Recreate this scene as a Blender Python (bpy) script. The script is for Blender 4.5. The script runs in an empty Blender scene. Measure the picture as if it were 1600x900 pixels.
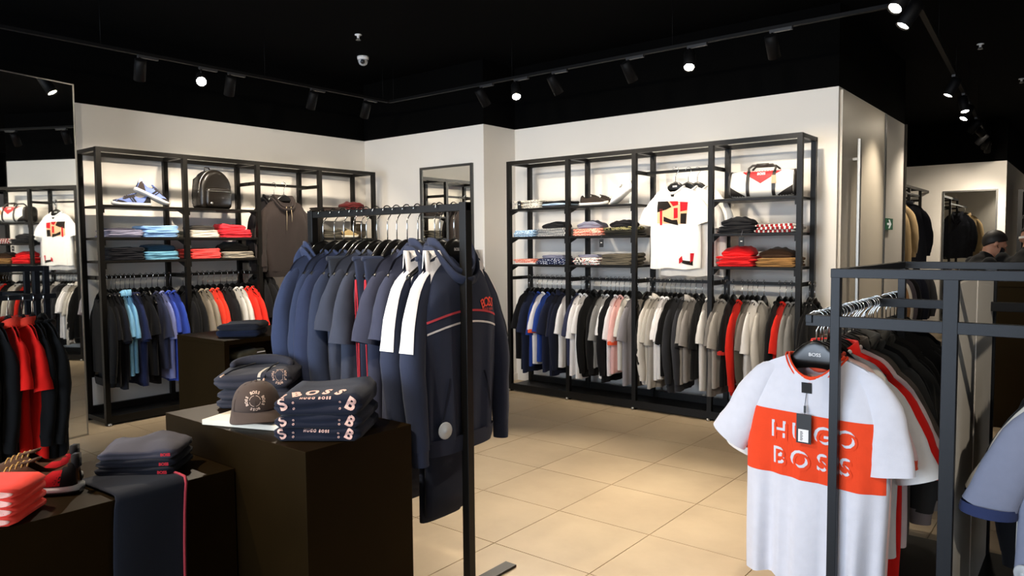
import bpy, bmesh, math, random
from mathutils import Vector, Matrix
from mathutils.bvhtree import BVHTree
sc = bpy.context.scene
COL = sc.collection
PI = math.pi

# ------------------------------------------------------------------ camera, world, daylight, exposure
cam_d = bpy.data.cameras.new('camera'); cam = bpy.data.objects.new('camera', cam_d); COL.objects.link(cam)
cam_d.sensor_width = 36.0; cam_d.lens = 1143.9/1600*36.0; cam_d.clip_start = 0.02; cam_d.clip_end = 100
_yaw, _pit, _rol = 0.677876, 0.0583042, -0.0086981
_fw = Vector((-math.sin(_yaw)*math.cos(_pit), math.cos(_yaw)*math.cos(_pit), -math.sin(_pit)))
_r = Vector((math.cos(_yaw), math.sin(_yaw), 0)); _u = _r.cross(_fw)
_R = _r*math.cos(_rol) + _u*math.sin(_rol); _U = -_r*math.sin(_rol) + _u*math.cos(_rol)
cam.matrix_world = Matrix(((_R.x, _U.x, -_fw.x, 0), (_R.y, _U.y, -_fw.y, 0), (_R.z, _U.z, -_fw.z, 1.4), (0, 0, 0, 1)))
sc.camera = cam
W = bpy.data.worlds.new('world'); sc.world = W; W.use_nodes = True
W.node_tree.nodes['Background'].inputs[0].default_value = (0.62, 0.75, 1.0, 1); W.node_tree.nodes['Background'].inputs[1].default_value = 0.35
sc.view_settings.view_transform = 'Standard'; sc.view_settings.look = 'None'; sc.view_settings.gamma = 1; sc.view_settings.use_curve_mapping = False
sc.view_settings.exposure = 0.88
# daylight entering through the glazed shop front behind the photographer
_al = bpy.data.lights.new('shopfront_daylight', 'AREA'); _al.shape = 'RECTANGLE'; _al.size = 4.6; _al.size_y = 2.3; _al.energy = 210; _al.color = (0.72, 0.84, 1.0)
_ao = bpy.data.objects.new('shopfront_daylight', _al); COL.objects.link(_ao); _ao.location = (-3.2, -3.3, 1.35); _ao.rotation_euler = (math.radians(90), 0, 0)
SPOT_W = 118.0           # a wall-washing track head
SPOT_COL = (1.0, 0.87, 0.70)
LENS_E = 60.0

# ------------------------------------------------------------------ materials
def lin(c):
    if isinstance(c, str):
        c = c.lstrip('#'); c = [int(c[i:i+2], 16)/255 for i in (0, 2, 4)]
    return tuple((v/12.92 if v <= .04045 else ((v+.055)/1.055)**2.4) for v in c)
MATS = {}
def mat(name, col, rough=.6, metal=0.0, spec=.5, vary=0.0, vscale=8.0, bump=0.0, bscale=200.0, emit=0.0, alpha=1.0, coat=0.0, sheen=0.0):
    if name in MATS: return MATS[name]
    m = bpy.data.materials.new(name); m.use_nodes = True; nt = m.node_tree; b = nt.nodes['Principled BSDF']
    c = lin(col); b.inputs['Base Color'].default_value = (*c, 1); b.inputs['Roughness'].default_value = rough
    b.inputs['Metallic'].default_value = metal; b.inputs['Specular IOR Level'].default_value = spec
    b.inputs['Coat Weight'].default_value = coat; b.inputs['Sheen Weight'].default_value = sheen
    if emit:
        b.inputs['Emission Color'].default_value = (*c, 1); b.inputs['Emission Strength'].default_value = emit
    if alpha < 1: b.inputs['Alpha'].default_value = alpha
    if vary or bump:
        tc = nt.nodes.new('ShaderNodeTexCoord')
    if vary:
        n = nt.nodes.new('ShaderNodeTexNoise'); n.inputs['Scale'].default_value = vscale; n.inputs['Detail'].default_value = 3
        nt.links.new(tc.outputs['Object'], n.inputs['Vector'])
        r = nt.nodes.new('ShaderNodeMapRange'); r.inputs['From Min'].default_value = .3; r.inputs['From Max'].default_value = .7
        r.inputs['To Min'].default_value = 1-vary; r.inputs['To Max'].default_value = 1+vary
        nt.links.new(n.outputs['Fac'], r.inputs['Value'])
        mx = nt.nodes.new('ShaderNodeVectorMath'); mx.operation = 'SCALE'; mx.inputs[0].default_value = c
        nt.links.new(r.outputs['Result'], mx.inputs['Scale']); nt.links.new(mx.outputs['Vector'], b.inputs['Base Color'])
    if bump:
        n2 = nt.nodes.new('ShaderNodeTexNoise'); n2.inputs['Scale'].default_value = bscale; n2.inputs['Detail'].default_value = 2
        nt.links.new(tc.outputs['Object'], n2.inputs['Vector'])
        bp = nt.nodes.new('ShaderNodeBump'); bp.inputs['Strength'].default_value = bump; bp.inputs['Distance'].default_value = .002
        nt.links.new(n2.outputs['Fac'], bp.inputs['Height']); nt.links.new(bp.outputs['Normal'], b.inputs['Normal'])
    MATS[name] = m
    return m
def fabric(col):
    return mat('fabric_'+col.strip('#'), col, rough=.92, spec=.2, vary=.025, vscale=30, bump=.3, bscale=420, sheen=.06)
def pattern(name, kind, cols, scale=40.0):
    """woven / printed cloth: stripes, checks or a dotted print in the cloth's own colours"""
    if name in MATS: return MATS[name]
    m = bpy.data.materials.new(name); m.use_nodes = True; nt = m.node_tree; b = nt.nodes['Principled BSDF']
    b.inputs['Roughness'].default_value = .9; b.inputs['Specular IOR Level'].default_value = .2
    tc = nt.nodes.new('ShaderNodeTexCoord')
    if kind == 'stripe':
        t = nt.nodes.new('ShaderNodeTexWave'); t.bands_direction = 'X'; t.inputs['Scale'].default_value = scale; t.inputs['Distortion'].default_value = .3; out = t.outputs['Fac']
    elif kind == 'stripe_z':
        t = nt.nodes.new('ShaderNodeTexWave'); t.bands_direction = 'Z'; t.inputs['Scale'].default_value = scale; t.inputs['Distortion'].default_value = .1; out = t.outputs['Fac']
    elif kind == 'check':
        t = nt.nodes.new('ShaderNodeTexChecker'); t.inputs['Scale'].default_value = scale; out = t.outputs['Fac']
    else:
        t = nt.nodes.new('ShaderNodeTexVoronoi'); t.inputs['Scale'].default_value = scale; out = t.outputs['Distance']
    nt.links.new(tc.outputs['Object'], t.inputs['Vector'])
    cr = nt.nodes.new('ShaderNodeValToRGB'); cr.color_ramp.interpolation = 'CONSTANT'
    n = len(cols); e = cr.color_ramp.elements
    while len(e) < n: e.new(1.0)
    for i, c in enumerate(cols):
        e[i].position = i/n; e[i].color = (*lin(c), 1)
    nt.links.new(out, cr.inputs['Fac']); nt.links.new(cr.outputs['Color'], b.inputs['Base Color'])
    MATS[name] = m
    return m

M_BLACK = mat('black_powder_coat', '#0d0b08', rough=.42, spec=.28, bump=.15, bscale=600)
M_BLACK2 = mat('charcoal_powder_coat', '#0f1217', rough=.42, spec=.32, bump=.15, bscale=600)
M_PLINTH = mat('black_lacquer_board', '#1b1206', rough=.5, spec=.07, vary=.15, vscale=3, bump=.05, bscale=60)
M_PLINTH.node_tree.nodes['Principled BSDF'].inputs['Specular Tint'].default_value = (1.0, .74, .40, 1)  # brown tint stands in for warm light reflected in the boards
M_WALL = mat('white_wall_paint', '#e6e1d9', rough=.85, spec=.2, vary=.015, vscale=2, bump=.06, bscale=150)
M_FASCIA = mat('matt_black_paint', '#050505', rough=.95, spec=.05, vary=.1, vscale=3, bump=.1, bscale=120)
M_CHROME = mat('chrome', '#d9d9d6', rough=.18, metal=1.0)
M_STEEL = mat('brushed_steel', '#b8b6b0', rough=.35, metal=1.0)
M_HANGER = mat('black_plastic', '#0c0b0a', rough=.28, spec=.5)
M_MIRROR = mat('silvered_glass', '#e8eae8', rough=.015, metal=1.0)
M_MFRAME = mat('mirror_frame_metal', '#5b5b59', rough=.4, metal=.8)
M_WHITE = mat('white_ink', '#f2f0ee', rough=.8)
M_LENS = mat('lamp_lens', '#fff0d8', emit=LENS_E)

# ------------------------------------------------------------------ mesh builder
class MB:
    def __init__(s): s.v = []; s.f = []; s.m = []
    def add(s, vs, fs, mi=0):
        o = len(s.v); s.v.extend(Vector(p) for p in vs); s.f.extend([tuple(i+o for i in f) for f in fs]); s.m.extend([mi]*len(fs)); return s
    def box(s, x0, x1, y0, y1, z0, z1, mi=0):
        v = [(x0,y0,z0),(x1,y0,z0),(x1,y1,z0),(x0,y1,z0),(x0,y0,z1),(x1,y0,z1),(x1,y1,z1),(x0,y1,z1)]
        return s.add(v, [(0,3,2,1),(4,5,6,7),(0,1,5,4),(1,2,6,5),(2,3,7,6),(3,0,4,7)], mi)
    def loft(s, rings, closed=True, caps=True, mi=0, skip=None):
        n = len(rings[0]); vs = [p for r in rings for p in r]; fs = []
        for i in range(len(rings)-1):
            for j in range(n if closed else n-1):
                if skip and skip(i, j): continue
                k = (j+1) % n
                fs.append((i*n+j, i*n+k, (i+1)*n+k, (i+1)*n+j))
        if caps and closed:
            fs.append(tuple(reversed(range(n)))); fs.append(tuple((len(rings)-1)*n+j for j in range(n)))
        return s.add(vs, fs, mi)
    def tube(s, pts, rad, n=8, caps=True, mi=0, flat=1.0, up=None):
        pts = [Vector(p) for p in pts]; rings = []; prev = None
        for i, p in enumerate(pts):
            t = (pts[min(i+1, len(pts)-1)] - pts[max(i-1, 0)]); t = t.normalized() if t.length else Vector((0,0,1))
            if prev is None:
                a = up if up is not None else (Vector((0,0,1)) if abs(t.z) < .9 else Vector((1,0,0)))
                a = (Vector(a) - t*t.dot(Vector(a))).normalized()
            else:
                a = (prev - t*t.dot(prev)).normalized()
            prev = a; b = t.cross(a); r = rad[i] if isinstance(rad, (list, tuple)) else rad
            rings.append([p + a*(r*math.cos(2*PI*k/n)) + b*(r*flat*math.sin(2*PI*k/n)) for k in range(n)])
        return s.loft(rings, True, caps, mi)
    def disc_stack(s, prof, n=24, c=(0,0,0), mi=0):   # lathe about z; prof = [(r,z)]
        rings = [[(c[0]+r*math.cos(2*PI*k/n), c[1]+r*math.sin(2*PI*k/n), c[2]+z) for k in range(n)] for r, z in prof]
        return s.loft(rings, True, True, mi)
    def xf(s, M):
        s.v = [M @ p for p in s.v]; return s
    def mesh(s, name, mats, smooth=True):
        me = bpy.data.meshes.new(name); me.from_pydata([tuple(p) for p in s.v], [], s.f)
        for m in (mats if isinstance(mats, (list, tuple)) else [mats]): me.materials.append(m)
        if any(s.m): me.polygons.foreach_set('material_index', s.m)
        if smooth: me.polygons.foreach_set('use_smooth', [True]*len(me.polygons))
        me.update(); return me
    def build(s, name, mats, parent=None, smooth=True, fix=True):
        me = s.mesh(name, mats, smooth)
        if fix:
            bm = bmesh.new(); bm.from_mesh(me); bmesh.ops.recalc_face_normals(bm, faces=bm.faces); bm.to_mesh(me); bm.free()
        return obj(name, me, parent)
def obj(name, me, parent=None, m=None):
    o = bpy.data.objects.new(name, me); COL.objects.link(o)
    if parent: o.parent = parent
    if m is not None:
        o.material_slots[0].link = 'OBJECT'; o.material_slots[0].material = m
    return o
def bevel(o, w=.002, seg=2):
    b = o.modifiers.new('bevel', 'BEVEL'); b.width = w; b.segments = seg; b.limit_method = 'ANGLE'; return o
def thing(name, label, cat, loc=(0,0,0), rz=0.0, group=None):
    o = bpy.data.objects.new(name, None); COL.objects.link(o); o.empty_display_size = .05
    o.location = loc; o.rotation_euler = (0, 0, rz); return tag(o, label, cat, group)
def tag(o, label, cat, group=None):
    o['label'] = label; o['category'] = cat
    if group: o['group'] = group
    return o
def struct(o):
    o['kind'] = 'structure'; return o
def boxo(name, m, parent, x0, x1, y0, y1, z0, z1, bev=0):
    o = MB().box(x0, x1, y0, y1, z0, z1).build(name, m, parent, smooth=False)
    if bev: bevel(o, bev)
    return o
def superring(cx, cz, y, a, b, e=2.5, n=24):
    r = []
    for k in range(n):
        t = 2*PI*k/n; c, q = math.cos(t), math.sin(t)
        r.append((cx + a*math.copysign(abs(c)**(2/e), c), y, cz + b*math.copysign(abs(q)**(2/e), q)))
    return r
def subdiv(me, size):
    bm = bmesh.new(); bm.from_mesh(me); bmesh.ops.triangulate(bm, faces=bm.faces)
    for _ in range(7):
        e = [x for x in bm.edges if x.calc_length() > size]
        if not e: break
        bmesh.ops.subdivide_edges(bm, edges=e, cuts=1); bmesh.ops.triangulate(bm, faces=[f for f in bm.faces if len(f.verts) > 3])
    return bm
def project(bm, bvh, eps, mapper):
    """press a flat print onto a curved cloth surface; mapper(u,v) -> (ray origin, ray direction)"""
    for v in bm.verts:
        o, d = mapper(v.co.x, v.co.y); h = bvh.ray_cast(o, d)
        v.co = (h[0] - d*eps) if h[0] is not None else (o + d*(1-eps))
    return bm
def bvh_of(mb):
    return BVHTree.FromPolygons([tuple(p) for p in mb.v], mb.f)
def front_map(u, v): return Vector((u, -1, v)), Vector((0, 1, 0))
_glyph = {}
def text_mesh(txt, size, bold=0.0, spacing=1.0):
    key = (txt, bold, spacing)
    if key not in _glyph: _glyph[key] = _text_mesh(txt, 1.0, bold, spacing)
    me = _glyph[key].copy(); me.transform(Matrix.Scale(size, 4)); return me
def _text_mesh(txt, size, bold, spacing):
    cu = bpy.data.curves.new('lettering', 'FONT'); cu.body = txt; cu.size = size; cu.offset = bold*size; cu.align_x = 'CENTER'; cu.align_y = 'CENTER'; cu.space_character = spacing; cu.resolution_u = 3
    o = bpy.data.objects.new('lettering', cu); COL.objects.link(o)
    dg = bpy.context.evaluated_depsgraph_get(); me = bpy.data.meshes.new_from_object(o.evaluated_get(dg))
    bpy.data.objects.remove(o); bpy.data.curves.remove(cu)
    return me
def poly_mesh(polys):
    me = bpy.data.meshes.new('print'); vs = []; fs = []
    for p in polys:
        o = len(vs); vs += [(a, b, 0) for a, b in p]; fs.append(tuple(range(o, o+len(p))))
    me.from_pydata(vs, [], fs); me.update(); return me
def decal(name, me, m, parent, bvh, size=.02, eps=.0025, mapper=front_map, place=None):
    if place is not None: me.transform(place)
    bm = subdiv(me, size); project(bm, bvh, eps, mapper); out = bpy.data.meshes.new(name); bm.to_mesh(out); bm.free()
    bpy.data.meshes.remove(me)
    out.materials.append(m); out.polygons.foreach_set('use_smooth', [True]*len(out.polygons)); return obj(name, out, parent)
def place2(x, y, rot=0.0): return Matrix.Translation((x, y, 0)) @ Matrix.Rotation(rot, 4, 'Z')
ORD = ['first', 'second', 'third', 'fourth', 'fifth', 'sixth', 'seventh', 'eighth', 'ninth', 'tenth', 'eleventh', 'twelfth', 'thirteenth', 'fourteenth']

# ------------------------------------------------------------------ the setting
HW, HC = 2.58, 3.2            # top of the white wall, ceiling
XA, YB1, YB2, XJ, XC = -6.49, 5.44, 5.93, -4.72, -1.585
floor = struct(boxo('floor', mat('tile_grout', '#cfc0a4', rough=.9), None, -7.5, 4.0, -3.6, 17.0, -.12, -.004))
def tile_mat():
    m = bpy.data.materials.new('beige_porcelain_tile'); m.use_nodes = True; nt = m.node_tree; b = nt.nodes['Principled BSDF']
    tc = nt.nodes.new('ShaderNodeTexCoord'); oi = nt.nodes.new('ShaderNodeObjectInfo')
    ge = nt.nodes.new('ShaderNodeNewGeometry')
    n = nt.nodes.new('ShaderNodeTexNoise'); n.inputs['Scale'].default_value = 2.2; n.inputs['Detail'].default_value = 6; n.inputs['Roughness'].default_value = .6
    nt.links.new(ge.outputs['Position'], n.inputs['Vector'])
    cr = nt.nodes.new('ShaderNodeValToRGB'); cr.color_ramp.elements[0].position = .3; cr.color_ramp.elements[0].color = (*lin('#a8957a'), 1)
    cr.color_ramp.elements[1].position = .75; cr.color_ramp.elements[1].color = (*lin('#bba88b'), 1)
    nt.links.new(n.outputs['Fac'], cr.inputs['Fac'])
    mr = nt.nodes.new('ShaderNodeMapRange'); mr.inputs['To Min'].default_value = .95; mr.inputs['To Max'].default_value = 1.05
    nt.links.new(oi.outputs['Random'], mr.inputs['Value'])
    vm = nt.nodes.new('ShaderNodeVectorMath'); vm.operation = 'SCALE'; nt.links.new(cr.outputs['Color'], vm.inputs[0]); nt.links.new(mr.outputs['Result'], vm.inputs['Scale'])
    nt.links.new(vm.outputs['Vector'], b.inputs['Base Color']); b.inputs['Roughness'].default_value = .42; b.inputs['Specular IOR Level'].default_value = .35
    return m
M_TILE = tile_mat(); TS = .53; G = .0022
tme = MB().box(G, TS-G, G, TS-G, -.006, 0).mesh('tile', M_TILE, False)
far = MB()
for i in range(-10, 12):
    for j in range(-12, 28):
        x, y = -2.19+TS*i, 2.57+TS*j
        if x < -7.4 or x > 3.4 or y < -3.5 or y > 16.4: continue
        if -6.6 < x < .2 and .4 < y < 6.0 or (-2.0 < x < 0 and y < 9 and y > 5):
            o = obj('tile', tme, floor); o.location = (x, y, 0)
        else: far.box(x+G, x+TS-G, y+G, y+TS-G, -.006, 0)
o = far.build('tile_field', M_TILE, floor, smooth=False); o['kind'] = 'stuff'
struct(boxo('ceiling', M_FASCIA, None, -7.5, 4.0, -3.6, 17.0, HC, HC+.1))
def wall(name, x0, x1, y0, y1, m=M_WALL):
    w = struct(boxo(name, m, None, x0, x1, y0, y1, 0, HW))
    boxo('fascia', M_FASCIA, w, x0, x1, y0, y1, HW, HC)
    return w
wall('wall_left', XA-.12, XA, -3.5, YB1+.3)
wall('wall_rear', XA-.12, XJ, YB1, YB1+.7)
wall('wall_right', XJ-.3, XC, YB2, YB2+.25)
wall('wall_return', XC-.2, XC, YB2+.25, 8.30)
wall('wall_inner_left', -2.75, -2.60, 8.3, 13.1)
wall('wall_passage', -2.75, XC-.2, 8.18, 8.30)
wall('wall_inner_rear', -2.75, -1.12, 13.0, 13.2)
wall('wall_inner_side', -1.24, -1.12, 13.2, 16.2)
wall('wall_far', -1.24, 3.7, 16.0, 16.2)
wall('wall_east', 3.5, 3.7, -3.5, 16.2)
# shop front behind the photographer: piers, lintel and glazing
sf = struct(boxo('wall_front', M_WALL, None, -7.4, -5.6, -3.6, -3.5, 0, HC))
boxo('pier', M_WALL, sf, 2.6, 3.7, -3.6, -3.5, 0, HC); boxo('lintel', M_FASCIA, sf, -5.6, 2.6, -3.6, -3.5, 2.55, HC)
# skirting
for i, (x0, x1, y0, y1) in enumerate(((XA, XA+.012, 5.25, YB1), (XA, XJ, YB1-.012, YB1), (XJ, XJ+.012, YB1, YB2), (-1.62, XC, YB2-.012, YB2))):
    struct(boxo('baseboard_%s' % ('left', 'rear', 'jog', 'right')[i], M_WALL, None, x0, x1, y0, y1, 0, .07))
# flush door with long pull handle in the wall return, and the lighter panel after it
d1 = struct(boxo('door_1', mat('satin_metal_door', '#cfc6b6', rough=.42, metal=.08, vary=.03, vscale=2), None, XC, XC+.02, YB2+.04, 7.36, .01, HW-.02))
boxo('door_edge_strip', M_MFRAME, d1, XC, XC+.03, 7.36, 7.40, 0, HW-.02)
hd = MB().box(XC+.055, XC+.08, 6.27, 6.31, .55, 2.22).build('pull_handle', M_STEEL, d1, smooth=False); bevel(hd, .004)
for z in (.7, 2.05): boxo('handle_standoff', M_STEEL, hd, XC+.02, XC+.055, 6.28, 6.30, z, z+.02)
tr = struct(boxo('trim_1', mat('dark_anodised_edge', '#2a2723', rough=.4, metal=.6), None, XC-.012, XC+.02, 8.30, 8.34, 0, HW))
# ------------------------------------------------------------------ wall racks
def wall_rack(label, loc, rz, nb, bw, dep, spec, H=2.19, p=.038):
    t = thing('wall_rack', label, 'clothes rack', loc, rz)
    L = nb*bw; h = p/2
    pm = MB().box(-h, h, -h, h, 0, H).mesh('post', M_BLACK, False)
    for i in range(nb+1):
        for y in (h, dep-h):
            o = obj('post', pm, t); o.location = (i*bw, y, 0)
        boxo('cross_bar', M_BLACK, t, i*bw-h, i*bw+h, p, dep-p, H-.03, H)
        f = MB().disc_stack([(.012, 0), (.016, .008), (.014, .02)], 10, (i*bw, -.012, 0)).build('levelling_foot', M_STEEL, t)
    for y in (0, dep-p): boxo('top_bar', M_BLACK, t, -h, L+h, y+.001, y+p-.001, H-.034, H+.001)
    bs = MB().box(-h, L+h, .0, dep, .02, .055).build('base', M_BLACK, t, smooth=False)
    boxo('base_edge', M_BLACK, t, -h-.001, L+h+.001, dep-.03, dep+.001, .055, .11); boxo('base_edge', M_BLACK, t, -h-.001, L+h+.001, -.001, .028, .015, .075)
    for i, b in enumerate(spec):
        x0, x1 = i*bw+h, (i+1)*bw-h
        for z in b.get('shelf', ()):
            s = boxo('shelf', M_BLACK, t, x0, x1, .004, dep-.03, z-.020, z); bevel(s, .002)
            for x, sg in ((x0, 1), (x1, -1)):
                br = MB().add([(x, .004, z-.02), (x, .12, z-.02), (x, .004, z-.065), (x+sg*.012, .004, z-.02), (x+sg*.012, .12, z-.02), (x+sg*.012, .004, z-.065)],
                              [(0,1,2), (3,5,4), (0,3,4,1), (1,4,5,2), (2,5,3,0)]).build('bracket', M_BLACK, s, smooth=False)
        for z in b.get('rail', ()):
            boxo('hang_rail', M_BLACK, t, x0, x1, dep/2-.012, dep/2+.012, z-.015, z+.010)
            for x, sg in ((x0, 1), (x1, -1)): boxo('rail_bracket', M_BLACK, t, min(x, x+sg*.008), max(x, x+sg*.008), .02, dep-.02, z-.02, z+.012)
        for z in b.get('bar', ()):
            boxo('display_bar', M_BLACK, t, x0, x1, dep/2-.012, dep/2+.012, z-.012, z+.012)
            for x, sg in ((x0, 1), (x1, -1)): boxo('bar_bracket', M_BLACK, t, min(x, x+sg*.012), max(x, x+sg*.012), .02, dep-.02, z-.02, z+.012)
    return t
A0, BWA, DA = 2.45, .690, .38
B0, BWB, DB = -4.41, .675, .36
XAF, YBF = -6.07, 5.43
ZA, ZB = (1.745, 1.49, 1.305), (1.742, 1.477, 1.22)
RA, RB = 1.172, 1.092
wall_rack('tall black metal rack against the left wall, four bays with shelves and rails', (XAF, A0, 0), PI/2, 4, BWA, DA,
          [dict(shelf=ZA, rail=(RA,)), dict(shelf=ZA, rail=(RA,)), dict(bar=(2.0,), rail=(1.275,)), dict(shelf=(1.745, 1.49), rail=(1.275,))])
wall_rack('tall black metal rack against the right wall, four bays holding a holdall bag', (B0, YBF, 0), 0, 4, BWB, DB,
          [dict(shelf=ZB, rail=(RB,)), dict(shelf=ZB, rail=(RB,)), dict(bar=(2.0,), rail=(RB,)), dict(shelf=ZB, rail=(RB,))])
# ------------------------------------------------------------------ free-standing rails
CZ, CY, CX0, CX1 = 1.555, 2.16, -2.97, -1.975
t = thing('clothes_rail', 'black square-tube rail packed with navy sportswear in the middle of the shop', 'clothes rail', (CX1, CY, 0))
h = .018
for x in (CX0, CX1): boxo('post', M_BLACK, t, x-CX1-h, x-CX1+h, -h, h, .012, CZ+.018, .002)
boxo('top_rail', M_BLACK, t, CX0-CX1-h, h, -.0135, .0135, CZ-.017, CZ+.013, .002)
for x in (CX0, CX1): boxo('foot', M_BLACK, t, x-CX1-.03, x-CX1+.03, -.27, .27, 0, .012, .002)
def box_fixture(label, cx, y0, y1, zt, zr, sgn_mid, panel=True, ry=None, name='double_clothes_rack', pw=.34):
    """low four-way gondola: posts, top frame, lower bars, outrigger rails on both sides, white centre panels"""
    t = thing(name, label, 'clothes rack', (cx, y0, 0)); q = .015; D = y1-y0
    for x in (-pw, 0, pw):
        for y in (0, D): boxo('post', M_BLACK2, t, x-q-(.006 if x == 0 else 0), x+q+(.006 if x == 0 else 0), y-q, y+q, 0, zt, .0015)
    for y in (0, D): boxo('top_bar', M_BLACK2, t, -pw-q-.001, pw+q+.001, y-q-.001, y+q+.001, zt-.030, zt+.001, .0015)
    for x in (-pw, pw): boxo('side_bar', M_BLACK2, t, x-q+.001, x+q-.001, q, D-q, zt-.03, zt, .0015)
    for y in (0, D-.10): boxo('lower_bar', M_BLACK2, t, -pw-.097, pw+.097, y-.013, y+.013, zr-.026, zr+.012, .0015)
    r0, r1 = ry or (-.02, D+.42)
    for x in (-pw-.085, pw+.085): boxo('hang_rail', M_BLACK2, t, x-.011, x+.011, r0, r1, zr-.015, zr+.013, .0015)
    boxo('base', M_BLACK2, t, -pw-.02, pw+.02, -.02, D+.02, .01, .05, .002)
    if panel:
        m = mat('white_laminate_panel', '#ddd8cf', rough=.45, vary=.02, vscale=3)
        boxo('panel', m, t, -.006, .012, .035, .50, .052, zt-.045); boxo('panel', m, t, -.006, .012, .53, D-.03, .052, zt-.045)
    return t
FX, FY0, FY1, FZ, FR = -.362, 2.64, 3.70, 1.31, 1.137
box_fixture('low dark metal gondola rack with white centre panels holding the orange-band tee', FX, FY0, FY1, FZ, FR, 0)
LX = -5.105
box_fixture('low dark metal rack standing in front of the tall mirror, carrying red polos', LX, .62, 1.67, 1.30, 1.125, 0, panel=False, ry=(-.30, 1.07), pw=.16)

# ------------------------------------------------------------------ mirrors
a14 = math.radians(14)
t = thing('tall_mirror', 'floor-to-ceiling frameless mirror at the left edge, angled to the room', 'mirror', (-5.91, 2.23, 0), -PI/2+a14)
MB().box(0, 2.1, -.022, -.002, .012, 2.60).build('backing_board', mat('mirror_backing', '#b9a98a', rough=.6), t, smooth=False)
MB().add([(0.004, .0, .014), (2.098, .0, .014), (2.098, .0, 2.598), (.004, .0, 2.598), (0.004, -.002, .014), (2.098, -.002, .014), (2.098, -.002, 2.598), (.004, -.002, 2.598)],
         [(0,1,2,3), (4,7,6,5), (0,4,5,1), (1,5,6,2), (2,6,7,3), (3,7,4,0)]).build('glass', M_MIRROR, t, smooth=False)
boxo('edge_trim', M_STEEL, t, -.005, 0.004, -.024, .003, .0, 2.605); boxo('edge_trim', M_STEEL, t, -.005, 2.1, -.024, .003, 2.598, 2.605); boxo('edge_trim', M_STEEL, t, -.005, 2.1, -.024, .003, 0.0, .012)
def framed_mirror(label, x0, x1, y, z0, z1):
    t = thing('wall_mirror', label, 'mirror', (x0, y, z0)); w, hh = x1-x0, z1-z0; f = .022
    boxo('backing_board', M_MFRAME, t, .002, w-.002, -.012, 0, .002, hh-.002); boxo('glass', M_MIRROR, t, f, w-f, -.016, -.012, f, hh-f)
    boxo('frame', M_MFRAME, t, 0, f, -.03, 0, 0, hh); boxo('frame', M_MFRAME, t, w-f, w, -.03, 0, 0, hh)
    boxo('frame', M_MFRAME, t, f, w-f, -.03, 0, 0, f); boxo('frame', M_MFRAME, t, f, w-f, -.03, 0, hh-f, hh)
framed_mirror('grey-framed wall mirror between the two wall racks', -5.585, -4.855, YB1, .12, 2.215)
framed_mirror('tall mirror on the far wall behind the masked person', -1.93, -1.22, 13.0, .05, 2.17)

# ------------------------------------------------------------------ exit sign
t = thing('exit_sign', 'small green exit sign with a white arrow beside the door', 'sign', (XC+.021, 7.42, 1.515))
MB().box(0, .008, 0, .30, 0, .105).build('plate', mat('sign_green', '#0d5a35', rough=.5, emit=.08), t, smooth=False)
m = mat('sign_white', '#f3f5f0', rough=.5, emit=.15)
ar = [(.06, .042), (.15, .042), (.115, .012), (.165, .012), (.235, .0525), (.165, .093), (.115, .093), (.15, .063), (.06, .063)]
MB().add([(.009, a, b) for a, b in ar] + [(.0075, a, b) for a, b in ar], [tuple(range(9)), tuple(reversed(range(9, 18)))] + [(i, (i+1) % 9, 9+(i+1) % 9, 9+i) for i in range(9)]).build('arrow', m, t, smooth=False)

# ------------------------------------------------------------------ track lighting
ZT = 2.80
M_TRACK = mat('track_black', '#060607', rough=.6, spec=.15)
def track(label, p0, p1):
    p0, p1 = Vector(p0), Vector(p1); d = p1-p0; L = d.length; ang = math.atan2(d.y, d.x)
    t = thing('light_track', label, 'light track', p0, ang)
    boxo('channel', M_TRACK, t, 0, L, -.016, .016, -.012, .010)
    n = max(2, int(L/1.3))
    for i in range(n+1):
        x = .06+(L-.12)*i/n
        MB().tube([(x, 0, .008), (x, 0, HC-ZT)], .002, 6).build('suspension_rod', M_TRACK, t)
    return t
TAX, TBY = -5.43, 4.87
def tcx(y): return -.80-.0532*(y-3.3)
track('black lighting track along the left wall', (TAX, .9, ZT), (TAX, TBY-.02, ZT))
track('black lighting track along the right wall', (TAX, TBY, ZT), (tcx(TBY)-.02, TBY, ZT))
track('black lighting track running into the far room', (tcx(3.3), 3.3, ZT), (tcx(12.7), 12.7, ZT))
track('added black lighting track, out of view above the front of the shop', (-5.0, .55, ZT), (1.6, .55, ZT))  # added track, out of view, carrying the extra fill lamps
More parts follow.
